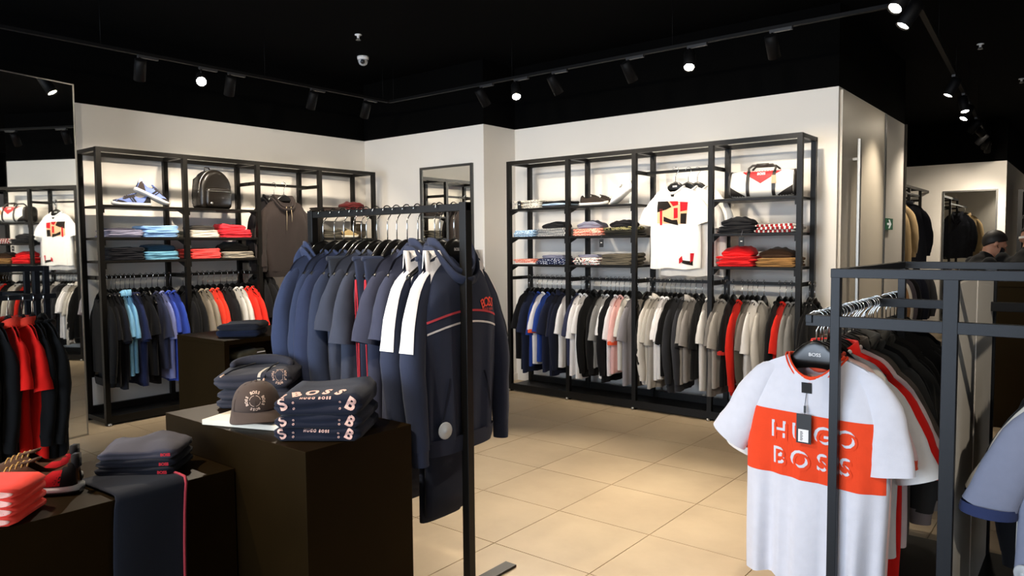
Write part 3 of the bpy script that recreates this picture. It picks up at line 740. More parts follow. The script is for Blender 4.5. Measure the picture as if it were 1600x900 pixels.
def fill_rail(rows, rack, start, bw, zr, put, group):
    bays = {}
    for r in rows:
        b = max(0, min(3, int((r[0]-start)/bw))); bays.setdefault((b, r[3]), []).append(r[0])
    for i, (x, kind, col, desc, cuff) in enumerate(rows):
        b = max(0, min(3, int((x-start)/bw))); same = bays[(b, desc)]
        lab = ('%s %s from left' % (ORD[same.index(x)], desc) if len(same) > 1 else desc) + ', %s bay of %s wall rack rail' % (ORD[b], rack)
        z = zr[b] if isinstance(zr, (list, tuple)) else zr
        rnd = random.Random(i*17+len(rack)); loc, rz = put(x, z-HOOK); rz += rnd.uniform(-.10, .10)
        if kind == 'trousers': g = trousers(lab, col, loc, rz, group, i, .70)
        else:
            nm = {'tee': 'tee_shirt', 'polo': 'polo_shirt', 'long': 'long_sleeved_top'}[kind]; ct = {'tee': 't-shirt', 'polo': 'polo shirt', 'long': 'top'}[kind]
            g = garment(kind, nm, lab, ct, col, loc, rz, group, cuff=cuff, v=i, slim=.90, flat=.64, L=(.63, .68, .72, .66, .75)[i*7 % 5])
        hanger('hanger of the ' + lab.replace('pair of ', '').replace(' with red striped cuffs', ', striped cuffs').replace(' with orange cuffs', '').replace(' with black and white cuffs', '').replace(' rail', ''), loc, rz, group + ' hangers', slim=.9)
fill_rail(B_RAIL, 'right', B0, BWB, RB, lambda x, z: ((x, YBF+DB/2, z), PI/2), 'clothes on the right wall rail')
fill_rail(A_RAIL, 'left', A0, BWA, [RA, RA, 1.275, 1.275], lambda y, z: ((XAF-.165, y, z), 0), 'clothes on the left wall rail')

# ------------------------------------------------------------------ middle rail of navy sportswear
def hero_hoodie(label, x, front=True):
    loc = (x, CY+.02, CZ-HOOK-.001-.035); rz = PI/2+.06
    t = thing('zip_hoodie', label, 'hoodie', loc, rz, 'striped hoodies on the middle rail'); t.scale = (.92, 1, 1)
    mm = fabric(NAVY2); wh = fabric('#e9e6e6'); rd = fabric('#d04a55')
    rows = [i/40 for i in range(41)]
    mb = body_mb(Wd=.225, Wc=.262, Wh=.235, L=.75, T=.062, nw=.08, dipf=.07, slope=.36, fold=.012, seed=5, nT=72, rows=rows)
    body = mb.build('body', mm, t); bv = bvh_of(mb)
    # chest stripes rising to the zip, chest lettering, zip
    def band(z0, dz, m):
        for a, b in ((-.235, -.012), (.012, .235)):
            P = []; n = 12; up = [(a+(b-a)*i/n) for i in range(n+1)]
            zf = lambda u: z0 - .62*u*u
            for i in range(n): P.append([(up[i], zf(up[i])), (up[i+1], zf(up[i+1])), (up[i+1], zf(up[i+1])+dz), (up[i], zf(up[i])+dz)])
            decal('chest_stripe', poly_mesh(P), m, body, bv, .02, .002)
    if front:
        band(-.245, .009, rd); band(-.290, .008, wh)
        for k, (ch, a) in enumerate(zip('BOSS', (-.5, -.17, .17, .5))):
            decal('lettering', text_mesh(ch, .055, .02), fabric('#ff5a4a'), body, bv, .008, .0025, place=place2(.155+.055*math.sin(a)*1.5, -.215+.045*math.cos(a)-.045, -a))
        decal('lettering', text_mesh('HUGO BOSS', .014, .02, 1.2), fabric('#ff5a4a'), body, bv, .01, .0025, place=place2(.155, -.245, -.06))
        z = decal('zip', poly_mesh([[(-.005, -.085), (.005, -.085), (.005, -.74), (-.005, -.74)]]), mat('zip_teeth', '#15161c', rough=.3), body, bv, .03, .004)
        for s in (-1, 1):
            decal('pocket_welt', poly_mesh([[(s*.12, -.50), (s*.128, -.50), (s*.165, -.66), (s*.157, -.66)]]), fabric('#161b2b'), body, bv, .03, .003)
    sp = sl_long(.225, -.058, .70, .075)
    uni = MB(); uni.add(mb.v, mb.f); slv = []
    for s in (-1, 1):
        smb = rumple(sleeve_mb(s, sp, 3, 28), .006, 8, s+4); slv.append((s, smb, smb.build('sleeve', mm, t))); uni.add(smb.v, smb.f)
    for s, smb, so in slv:
        # white raglan panel: along the shoulder from the neck, then down the outside of the sleeve to a straight cut
        n = 14; P = []
        for i in range(n):
            u0, u1 = .085+.115*i/n, .085+.115*(i+1)/n; w0, w1 = .016+.010*i/n, .016+.010*(i+1)/n; P.append([(s*u0, -w0), (s*u1, -w1), (s*u1, w1), (s*u0, w0)])
        decal('shoulder_panel', poly_mesh(P), wh, body, bv, .012, .0035, mapper=lambda u, v: (Vector((u, v, 1)), Vector((0, 0, -1))))
        NR = 28; R_ = [smb.v[i*NR:(i+1)*NR] for i in range(len(smb.v)//NR)]; rings = []
        for i, rg in enumerate(R_):
            cen = sum(rg, Vector())/NR
            if cen.z < -.40: break
            if i < 2: continue
            rings.append([rg[k % NR] + (rg[k % NR]-cen).normalized()*.0035 for k in range(-4, 5)])
        sp_ = MB().loft(rings, False, False).build('side_panel', wh, so)
        e = sp[-1]; sleeve_mb(s, [[e[0], e[1], e[2]+.02, e[3]*1.0, e[4]*1.02], [e[0]-.003, e[1]-.004, e[2]-.06, e[3]*.88, e[4]*.9]], 3, 20).build('cuff', mm, so)
    hd = hood_mb(2).xf(Matrix.Scale(1.10, 4)).build('hood', mm, t)
    r = []
    for z, k in ((.012, 1.0), (-.03, .97), (-.055, .92)):
        r.append([(.235*k*math.copysign(abs(math.cos(2*PI*(j+.5)/44))**.62, math.cos(2*PI*(j+.5)/44)), .062*(k+.10)*math.copysign(abs(math.sin(2*PI*(j+.5)/44))**.75, math.sin(2*PI*(j+.5)/44)), -.75+z) for j in range(44)])
    MB().loft(r, True, False).build('hem_band', mm, t)
    if front: security_tag(t, (-.165, -.068, -.70), (-.25, -1, 0), .034)
    hanger('hanger of the ' + label, loc, rz, 'hangers on the middle rail', detail=True, ext=.035, plate=1.15)
    return t
hero_hoodie('navy zip hoodie with white sleeve panels, frontmost on the middle rail', -2.055, True)
hero_hoodie('navy hoodie with white sleeve panels, second on the middle rail', -2.165, True)
def mid(kind, x, label, name, cat, col, v, **k):
    loc = (x, CY, CZ-HOOK-.001-.035); rz = PI/2 + (.05 if v % 2 else -.05)
    g = garment(kind, name, label, cat, col, loc, rz, 'clothes on the middle rail', v=v, slim=.86, **k)
    hanger('hanger of the ' + label, loc, rz, 'hangers on the middle rail', detail=True, ext=.035, plate=1.15); return g
def mid_tr(x, label, col, v, stripe, L=1.04):
    loc = (x, CY, CZ-HOOK-.001-.035); g = trousers(label, col, loc, PI/2, 'clothes on the middle rail', v, L, stripe=stripe, wd=1.42 if x < -2.2 else 1.0); hanger('hanger of the ' + label, loc, PI/2, 'hangers on the middle rail', detail=True, ext=.035, plate=1.15); return g
mid_tr(-2.115, 'long navy jogging trousers hanging behind the front hoodie', NAVY, 1, None, 1.05)
mid('tee', -2.245, 'dusky navy tee right behind the two white-panelled hoodies', 'tee_shirt', 't-shirt', '#373a4b', 1)
mid('tee', -2.310, 'dusky navy tee beside the red-striped joggers', 'tee_shirt', 't-shirt', '#363848', 2)
mid_tr(-2.375, 'navy joggers with a red side stripe, nearer pair', '#242a3c', 2, '#a52a36')
mid_tr(-2.435, 'navy joggers with a red side stripe, farther pair', '#242a3c', 3, '#a52a36')
mid('tee', -2.505, 'charcoal tee next to the farther red-striped joggers', 'tee_shirt', 't-shirt', '#3a3e4b', 3)
g = mid('tee', -2.575, 'charcoal tee beside the plain navy sweatshirts', 'tee_shirt', 't-shirt', '#383c49', 0)
g = mid_tr(-2.61, 'plain charcoal joggers with a round security tag', '#2a2e38', 5, None); security_tag(g, (-.175, -.02, -.66), (-1, -.4, 0), .032)
mid('long', -2.665, 'plain navy sweatshirt next to the charcoal tees', 'sweatshirt', 'sweatshirt', '#2f3649', 1)
mid('long', -2.735, 'second plain navy sweatshirt from the charcoal tees', 'sweatshirt', 'sweatshirt', '#313850', 2)
mid('long', -2.805, 'third plain navy sweatshirt from the charcoal tees', 'sweatshirt', 'sweatshirt', '#333b52', 3)
mid('hoodie', -2.890, 'plain navy hoodie at the far end of the middle rail', 'hoodie', 'hoodie', '#37405a', 0)
# ------------------------------------------------------------------ gondola on the right: white tee with orange band, and the clothes behind it
def hb_tee():
    lab = 'white tee with a broad orange lettered band'
    loc = (FX-.425, 2.715, FR-HOOK-.004); t = thing('tee_shirt', lab, 't-shirt', loc, -.06)
    Z0, Z1, L = -.205, -.445, .83; Wd = .225
    rows = sorted(set([0, .01, .025, .045, .07, .10, .14, .18, .22] + [i/36 for i in range(9, 37)]))
    mb = body_mb(Wd=Wd, Wc=.250, Wh=.245, L=L, T=.052, nw=.095, dipf=.075, dipb=.010, slope=.42, fold=.019, seed=23, nT=96, rows=rows)
    wt = fabric('#dadae2'); og = fabric('#ee4a26')
    body = mb.build('body', wt, t); bv = bvh_of(mb)
    n = 24; P = []
    for i in range(n):
        u0, u1 = -.246+.492*i/n, -.246+.492*(i+1)/n; P.append([(u0, Z1-.006*math.sin(9*u0)), (u1, Z1-.006*math.sin(9*u1)), (u1, Z0-.004*math.sin(8*u1)), (u0, Z0-.004*math.sin(8*u0))])
    bandp = decal('orange_band', poly_mesh(P), og, body, bv, .015, .0015); bandp['label'] = 'broad orange chest band'
    decal('orange_band', poly_mesh(P), og, body, bv, .015, .0015, mapper=lambda u, v: (Vector((u, 1, v)), Vector((0, -1, 0))))
    for row, (txt, zz) in enumerate((('HUGO', -.275), ('BOSS', -.372))):
        for k, ch in enumerate(txt):
            x = -.112+.078*k
            decal('lettering', text_mesh(ch, .088, .012), wt, bandp, bv, .010, .003, place=place2(x, zz))
            # the letters are printed as cut-out highlights: an orange shift covers part of each stroke
            decal('lettering_shadow', text_mesh(ch, .088, .004), og, bandp, bv, .010, .0042, place=place2(x+.008, zz-.009))
    for s in (-1, 1):
        o_ = .100 if s < 0 else .035; l_ = .36 if s < 0 else .40
        sp = [(Wd-.085, 0, -.054, .028, .012), (Wd-.040, 0, -.078, .046, .022), (Wd+o_*.12, -.002, -.16, .060, .034), (Wd+o_*.52, -.006, -.27, .068, .040), (Wd+o_, -.010, -l_+.02, .076, .046)]
        rumple(sleeve_mb(s, sp, 4, 28), .008, 9, s+2).build('sleeve', wt, t)
    cr = collar_mb(.095, .075, .010, .004, .007).build('collar', og, t)
    collar_mb(.108, .092, .012, .002, .0055).build('collar_stripe', og, t)
    bn = []
    for q in range(5):
        f = q/4; bn.append([(.092*math.cos(PI*j/16)*(1-.15*f), .050*math.sin(PI*j/16)*(1-.1*f)-.002, -.010*(1-math.cos(PI*j/16)**2)-.060*f*math.sin(PI*j/16)) for j in range(17)])
    MB().loft(bn, False, False).build('back_neck_facing', og, t)
    # neck label, string, swing ticket with a white bar-code panel
    decal('neck_label', poly_mesh([[(-.018, -.088), (.018, -.088), (.018, -.126), (-.018, -.126)]]), mat('woven_black', '#0b0b0c', rough=.7), t, bv, .02, .0025, place=place2(-.010, 0))
    MB().tube([(-.010, -.062, -.126), (-.013, -.066, -.165), (-.012, -.068, -.20)], .0014, 5).build('ticket_string', mat('string_grey', '#6f6f78', rough=.7), t)
    boxo('ticket_clasp', M_HANGER, t, -.0155, -.0085, -.071, -.067, -.195, -.170)
    tk = boxo('swing_ticket', mat('ticket_card', '#0e0e10', rough=.5), t, -.040, .012, -.0725, -.070, -.305, -.200)
    lb = boxo('barcode_label', M_WHITE, tk, -.033, .003, -.0732, -.0725, -.300, -.255)
    for i in range(7): boxo('barcode_bar', M_HANGER, tk, -.026, -.016 if i % 2 else -.018, -.0736, -.0732, -.295+i*.005, -.2925+i*.005)
    security_tag(t, (.16, -.052, -.765), (.4, -1, 0), .032)
    hanger('hanger of the ' + lab, loc, -.06, 'hangers on the gondola', detail=True, slim=1.12, plate=1.3)
hb_tee()
def gon(kind, x, y, label, name, cat, col, v, rz=0, **k):
    loc = (x, y, FR-HOOK-.004); g = garment(kind, name, label, cat, col, loc, rz + (.04 if v % 2 else -.04), 'clothes on the gondola rack', v=v, **{'flare': kind in ('tee', 'polo'), **k})
    hanger('hanger of the ' + label, loc, rz, 'hangers on the gondola'); return g
gx = FX-.425
g = gon('tee', gx, 2.80, 'pale pink tee with orange cuffs, right behind the orange-band tee', 'tee_shirt', 't-shirt', '#f0cfcb', 1, cuff='#f0583a', collar='#f0583a', L=.80, slim=.95, flare=False)
security_tag(g, (.20, -.045, -.68), (.5, -1, 0), .030)
gon('tee', gx, 2.865, 'plain white tee between the pink tee and the red polo', 'tee_shirt', 't-shirt', '#e6e3dd', 2)
g = gon('polo', gx, 2.94, 'bright red polo shirt on the gondola behind the white tees', 'polo_shirt', 'polo shirt', '#e8231b', 3, L=.86)
security_tag(g, (.20, -.045, -.66), (.5, -1, 0), .030)
gon('tee', gx, 3.02, 'white tee with orange cuffs and red shoulder, behind the red polo', 'tee_shirt', 't-shirt', '#ead9d6', 0, cuff='#f0502f', L=.74)
gon('polo', gx, 3.09, 'brown-grey polo shirt in the middle of the gondola rail', 'polo_shirt', 'polo shirt', '#5a5148', 2)
gon('hoodie', gx, 3.19, 'charcoal hoodie nearest the camera on the gondola rail', 'hoodie', 'hoodie', '#3a3936', 1, cuff='#8a807c')
gon('long', gx, 3.28, 'black sweatshirt between the two charcoal hoodies', 'sweatshirt', 'sweatshirt', '#121213', 2)
gon('hoodie', gx, 3.38, 'charcoal hoodie with striped cuffs, farther on the gondola rail', 'hoodie', 'hoodie', '#33322f', 3, cuff='#c9c6c0')
for i, (y, c, nm) in enumerate(((3.47, '#141415', 'third'), (3.55, '#1b1a19', 'fourth'), (3.80, '#101011', 'fifth'), (3.89, '#171717', 'sixth'), (3.98, '#0e0e10', 'seventh'))):
    gon('long', gx, y, '%s dark sweatshirt from the front towards the far end of the gondola' % nm, 'sweatshirt', 'sweatshirt', c, i)
# empty black hangers bunched on the near part of the rail
for i in range(14):
    hanger('%s empty black hanger counted along the gondola rail from the front' % ORD[i], (gx+.006*math.sin(i*2.1), (2.765, 2.835, 2.90, 2.98, 3.055, 3.14, 3.235, 3.33, 3.425, 3.51, 3.60, 3.645, 4.03, 4.07)[i], FR-HOOK-.004), .05*math.sin(i*1.7), 'empty hangers on the gondola')
gy = FX+.425
g = gon('tee', gy, 2.70, 'grey chambray tee with navy cuffs at the right edge', 'tee_shirt', 't-shirt', '#7c8296', 1, cuff='#2b3558', L=.80)
security_tag(g, (-.22, -.045, -.60), (-.5, -1, 0), .028); security_tag(g, (-.215, -.045, -.70), (-.5, -1, 0), .028)
gon('tee', gy, 2.785, 'cream tee with dark edging just behind the chambray tee', 'tee_shirt', 't-shirt', '#ddd8cc', 2, cuff='#1b2036')
gon('tee', gy, 2.865, 'black tee behind the cream tee at the right edge', 'tee_shirt', 't-shirt', '#111114', 3)
for i, y in enumerate((2.95, 3.05, 3.15, 3.26, 3.37)):
    gon('long', gy, y, '%s black sweatshirt behind the black tee at the right edge' % ORD[i], 'sweatshirt', 'sweatshirt', ('#0c0c0e', '#101013')[i % 2], i)
# ------------------------------------------------------------------ red polos and black dresses on the rack in front of the mirror
lx = LX+.245; lz = 1.125-HOOK-.004
def lft(kind, y, label, name, cat, col, v, **k):
    garment(kind, name, label, cat, col, (lx, y, lz), .03*(-1)**v, 'clothes in front of the tall mirror', v=v, **k); hanger('hanger of the ' + label, (lx, y, lz), .03*(-1)**v, 'hangers in front of the tall mirror')
lft('polo', 1.44, 'long red polo shirt, nearer of the two before the mirror', 'polo_shirt', 'polo shirt', '#e01a10', 1, L=.86, collar='#e8402c')
lft('polo', 1.51, 'long red polo shirt, farther of the two before the mirror', 'polo_shirt', 'polo shirt', '#d8180f', 2, L=.86, collar='#e8402c')
lft('long', 1.565, 'black top hanging right of the red polos', 'long_sleeved_top', 'top', '#09090a', 3, L=.86)
lft('long', 1.615, 'black top at the very end of the rail before the mirror', 'long_sleeved_top', 'top', '#0b0b0b', 0, L=.86)
for i, y in enumerate((1.37, 1.29, 1.21)):
    lft('long', y, '%s black top left of the red polos before the mirror' % ORD[i], 'long_sleeved_top', 'top', '#0a0a0b', i, L=.80)
# ------------------------------------------------------------------ shelf displays hung from the upper bars
loc = (XAF-.05, 4.135, 1.86)
g = garment('hoodie', 'pullover_hoodie', 'dark brown hoodie hung high in the third bay of the left rack', 'hoodie', '#2b2422', (XAF-.06, 4.135, 2.0-HOOK-.001), PI/2, 'display hoodies', v=1)
dc = mat('drawcord', '#8a7b62', rough=.8)
for s in (-1, 1): MB().tube([(s*.025, -.075, -.075), (s*.028, -.085, -.16), (s*.03, -.08, -.30 if s < 0 else -.22)], .0035, 6).build('drawcord', dc, g)
hanger('hanger of the dark brown display hoodie on the left rack', (XAF-.06, 4.135, 2.0-HOOK-.001), PI/2, 'display hangers')
garment('hoodie', 'pullover_hoodie', 'black hoodie tucked behind the dark brown display hoodie', 'hoodie', '#171415', (XAF-.17, 4.10, 2.0-HOOK-.001), PI/2+.1, 'display hoodies', v=2)
hanger('hanger of the black hoodie behind the brown display hoodie', (XAF-.17, 4.10, 2.0-HOOK-.001), PI/2+.1, 'display hangers')
def print_tee():
    loc = (-2.715, YBF+.075, 2.0-HOOK-.001); lab = 'white display tee with a red and black abstract print'
    t = thing('tee_shirt', lab, 't-shirt', loc, 0, 'white display tees'); wt = fabric('#f0eee9')
    mb = body_mb(Wd=.21, Wc=.225, Wh=.225, L=.66, T=.04, nw=.075, dipf=.05, fold=.008, seed=31, nT=60); body = mb.build('body', wt, t); bv = bvh_of(mb)
    for s in (-1, 1): sleeve_mb(s, sl_short(.21, -.045, .25, .055), 2).build('sleeve', wt, t)
    collar_mb().build('collar', wt, t)
    bl, rd, pc = fabric('#1a1512'), fabric('#c01c26'), fabric('#e8b48c')
    def q(m, *pts): decal('print_patch', poly_mesh([list(pts)]), m, body, bv, .02, .0018)
    q(pc, (-.145, -.11), (.125, -.125), (.115, -.30), (-.145, -.29))
    def q2(m, *pts): decal('print_patch', poly_mesh([list(pts)]), m, body, bv, .02, .003)
    q2(bl, (-.145, -.11), (-.045, -.112), (-.015, -.16), (-.06, -.18), (-.145, -.20)); q2(rd, (-.03, -.113), (.045, -.116), (.045, -.145), (.0, -.155)); q2(rd, (.06, -.12), (.125, -.125), (.122, -.19), (.062, -.20))
    q2(rd, (-.12, -.175), (-.098, -.175), (-.098, -.305), (-.12, -.305)); q2(rd, (.005, -.17), (.04, -.168), (.04, -.25), (.005, -.255)); q2(bl, (.065, -.215), (.118, -.215), (.113, -.30), (.062, -.295)); q2(bl, (-.085, -.235), (-.01, -.265), (.035, -.265), (.045, -.31), (-.02, -.295), (-.085, -.275))
    decal('neck_label', poly_mesh([[(-.014, -.058), (.014, -.058), (.014, -.078), (-.014, -.078)]]), bl, body, bv, .02, .003)
    q2(rd, (.05, -.58), (.075, -.555), (.085, -.60), (.05, -.62)); q2(bl, (.075, -.59), (.17, -.60), (.17, -.635), (.075, -.615)); q2(rd, (.15, -.535), (.18, -.535), (.17, -.61), (.15, -.61))
    hanger('hanger of the ' + lab, loc, 0, 'display hangers', detail=True)
print_tee()
for i, (dx, dy) in enumerate(((.075, .065), (.13, .12))):
    lab = 'plain white tee %s behind the printed display tee' % ('directly', 'farthest')[i]; p = (-2.715+dx, YBF+.085+dy, 2.0-HOOK-.001)
    garment('tee', 'tee_shirt', lab, 't-shirt', '#efece6', p, .05*i, 'white display tees', v=i); hanger('hanger of the ' + lab, p, .05*i, 'display hangers')
# ------------------------------------------------------------------ black display plinths
pl = thing('display_plinth', 'glossy black plinth in the foreground carrying the lettered sweaters and cap', 'plinth', (-1.98, 1.39, 0))
MB().box(-.935, 0, 0, .465, 0, .74).build('block', M_PLINTH, pl, smooth=False); bevel(pl.children[0], .002)
pl = thing('display_plinth', 'low black plinth at bottom left carrying the brown sneaker', 'plinth', (-2.40, 1.385, 0))
MB().box(-.52, 0, -1.5, 0, 0, .61).build('block', M_PLINTH, pl, smooth=False); bevel(pl.children[0], .002)
ZTT = .893
pl = thing('display_plinth', 'tall black plinth with an open niche of folded jeans, behind the cap', 'plinth', (-3.706, 2.10, 0))
o = MB().box(-.52, 0, 0, .72, ZTT-.026, ZTT).build('top_board', M_PLINTH, pl, smooth=False); bevel(o, .002)
boxo('body', M_PLINTH, pl, -.519, -.36, .001, .719, 0, ZTT-.026); boxo('side_panel', M_PLINTH, pl, -.36, -.001, .001, .03, 0, ZTT-.026); boxo('side_panel', M_PLINTH, pl, -.36, -.001, .69, .719, 0, ZTT-.026)
boxo('lower_block', M_PLINTH, pl, -.36, -.001, .03, .69, 0, .55)
# ------------------------------------------------------------------ folded clothes on the wall racks
F = fabric
P_BLUECHK = pattern('blue_print_cloth', 'dots', ['#2d6ea8', '#cfe3ee', '#3f86bd'], 60)
P_GREYSTR = pattern('grey_striped_cloth', 'stripe', ['#3a3b40', '#c9c9c6'], 18)
P_CORALP = pattern('coral_print_cloth', 'dots', ['#e8624a', '#f2b9a4', '#e5674f'], 55)
P_OLIVEP = pattern('olive_print_cloth', 'dots', ['#1a1a17', '#8b865d', '#14140f'], 40)
P_NAVYDOT = pattern('navy_dotted_cloth', 'dots', ['#dfe2ec', '#222a4a', '#1c2340'], 70)
P_REDPR = pattern('red_white_print_cloth', 'dots', ['#c23c2c', '#e9e4dc', '#46403b'], 40)
P_CREAMP = pattern('cream_print_cloth', 'dots', ['#8d877c', '#ddd6c6', '#e7e1d2'], 55)
P_STRIPE2 = pattern('red_black_striped_cloth', 'stripe', ['#e6e0d8', '#1b1716', '#a5262a'], 9)
def sA(bay, sh, side, y0, y1, items, d=.25):
    stack('on left wall rack, %s bay, %s shelf, %s pile' % (ORD[bay], ('upper', 'middle', 'lower')[sh], side), (XAF-.155, (y0+y1)/2, ZA[sh]+.001), PI/2, [(i[0], i[1], i[2]*1.22)+tuple(i[3:]) for i in items], 'folded clothes on the left rack', y1-y0-.012, d)
def sB(bay, sh, side, x0, x1, items, d=.25):
    stack('on right wall rack, %s bay, %s shelf, %s pile' % (ORD[bay], ('upper', 'middle', 'lower')[sh], side), ((x0+x1)/2, YBF+.150, ZB[sh]+.001), 0, [(i[0], i[1], i[2]*1.42)+tuple(i[3:]) for i in items], 'folded clothes on the right rack', x1-x0-.010, d)
lav = F('#8f8da3'); lbl = F('#86aede'); blk = F('#15151a'); tea = F('#6fa5bd'); dbl = F('#173247'); crm = F('#cfc8ba'); dgr = F('#33302d'); red = F('#d2303a'); cor = F('#ee4b48'); gry = F('#a09788')
sA(0, 1, 'left', 2.505, 2.79, [('lavender shirt', lav, .012)]*4 + [('dark shirt', F('#45424f'), .012, .20, .16)])
sA(0, 1, 'right', 2.795, 3.09, [('light blue shirt', lbl, .027)]*3)
sA(0, 2, 'left', 2.515, 2.795, [('black shirt', blk, .028)]*3)
sA(0, 2, 'right', 2.80, 3.085, [('pale teal shirt', tea, .014)]*4 + [('dark teal shirt', dbl, .040, .24, .18)])
sA(1, 1, 'left', 3.185, 3.46, [('cream shirt', crm, .013)]*4 + [('dark grey shirt', dgr, .030, .22, .17)])
sA(1, 1, 'right', 3.465, 3.775, [('coral red shirt', red, .012)]*5 + [('rumpled coral red shirt', red, .030, .24, .18)])
sA(1, 2, 'left', 3.18, 3.475, [('coral shirt', cor, .024)]*3)
sA(1, 2, 'right', 3.48, 3.785, [('beige shirt', gry, .012)]*4 + [('rumpled black shirt', F('#14120f'), .042, .25, .18)])
sA(3, 0, 'left', 4.56, 4.86, [('dark brown shirt', F('#241c18'), .016)]*3)
sA(3, 0, 'right', 4.87, 5.17, [('dark red shirt', F('#55191a'), .016)]*3 + [('rumpled dark red shirt', F('#511717'), .034, .24, .17)])
sA(3, 1, 'left', 4.56, 4.80, [('olive grey shirt', F('#4a463c'), .018)]*4)
bk2 = F('#17171a'); pgr = F('#77788a')
sB(0, 0, 'left', -4.375, -4.045, [('cream patterned shirt', P_CREAMP, .013)]*4)
sB(0, 0, 'right', -4.04, -3.765, [('charcoal shirt', F('#303136'), .013), ('pale blue shirt', F('#a9c1d8'), .011), ('black shirt', bk2, .016)])
sB(0, 1, 'left', -4.375, -4.12, [('blue printed shirt', P_BLUECHK, .015)]*3)
sB(0, 1, 'right', -4.11, -3.765, [('grey striped shirt', P_GREYSTR, .013)]*4 + [('rumpled black shirt', bk2, .026, .24, .17)])
sB(0, 2, 'left', -4.375, -4.12, [('white shirt', F('#ded9d3'), .010), ('coral printed shirt', P_CORALP, .012), ('pale coral shirt', P_CORALP, .012)])
sB(0, 2, 'right', -4.11, -3.765, [('navy dotted shirt', P_NAVYDOT, .013)]*3 + [('slate shirt', pgr, .018, .24, .17)])
sB(1, 1, 'left', -3.70, -3.39, [('coral patterned shirt', P_CORALP, .015)]*3 + [('rumpled grey shirt', pgr, .030, .24, .17)])
sB(1, 1, 'right', -3.38, -3.085, [('dark olive shirt', F('#28261f'), .015), ('dark olive shirt', F('#28261f'), .015), ('camouflage print shirt', P_OLIVEP, .020), ('rumpled black shirt', bk2, .026, .22, .17)])
sB(1, 2, 'left', -3.70, -3.42, [('red-and-white patterned shirt', P_REDPR, .015)]*3 + [('slate shirt', pgr, .016, .22, .17)])
sB(1, 2, 'right', -3.41, -3.085, [('olive grey shirt', F('#5b5447'), .023)]*3)
sB(3, 1, 'left', -2.345, -2.055, [('black shirt', bk2, .013)]*3 + [('rumpled black shirt', bk2, .030, .24, .17)])
sB(3, 1, 'right', -2.045, -1.745, [('striped polo shirt', P_STRIPE2, .015)]*3)
sB(3, 2, 'left', -2.345, -2.055, [('bright red shirt', F('#d81f22'), .014)]*4 + [('rumpled bright red shirt', F('#d41c20'), .032, .24, .17)])
sB(3, 2, 'right', -2.045, -1.745, [('tan shirt', F('#8f6a3e'), .016)]*3 + [('rumpled dark brown shirt', F('#3c2a1c'), .032, .25, .17)])
# swing tickets hanging from the piles
for lab, x, sh in (('black swing ticket hanging below the coral patterned pile', -3.37, 1), ('black swing ticket hanging below the black shirts, fourth bay', -2.13, 1), ('black and white ticket on the cream patterned pile', -4.27, 0)):
    t = thing('swing_ticket', lab, 'price tag', (x, YBF-.006, ZB[sh]), 0)
    z0 = -.10 if sh == 1 else .0
    boxo('card', mat('ticket_card', '#0e0e10', rough=.5), t, -.020, .020, -.003, 0, z0, z0+.07); boxo('logo_print', M_WHITE, t, -.008, .008, -.0036, -.003, z0+.035, z0+.042)
    MB().tube([(0, -.001, z0+.068), (0, -.003, z0+.085), (0, .02, .02)], .001, 5).build('string', mat('string_grey', '#6f6f78'), t)

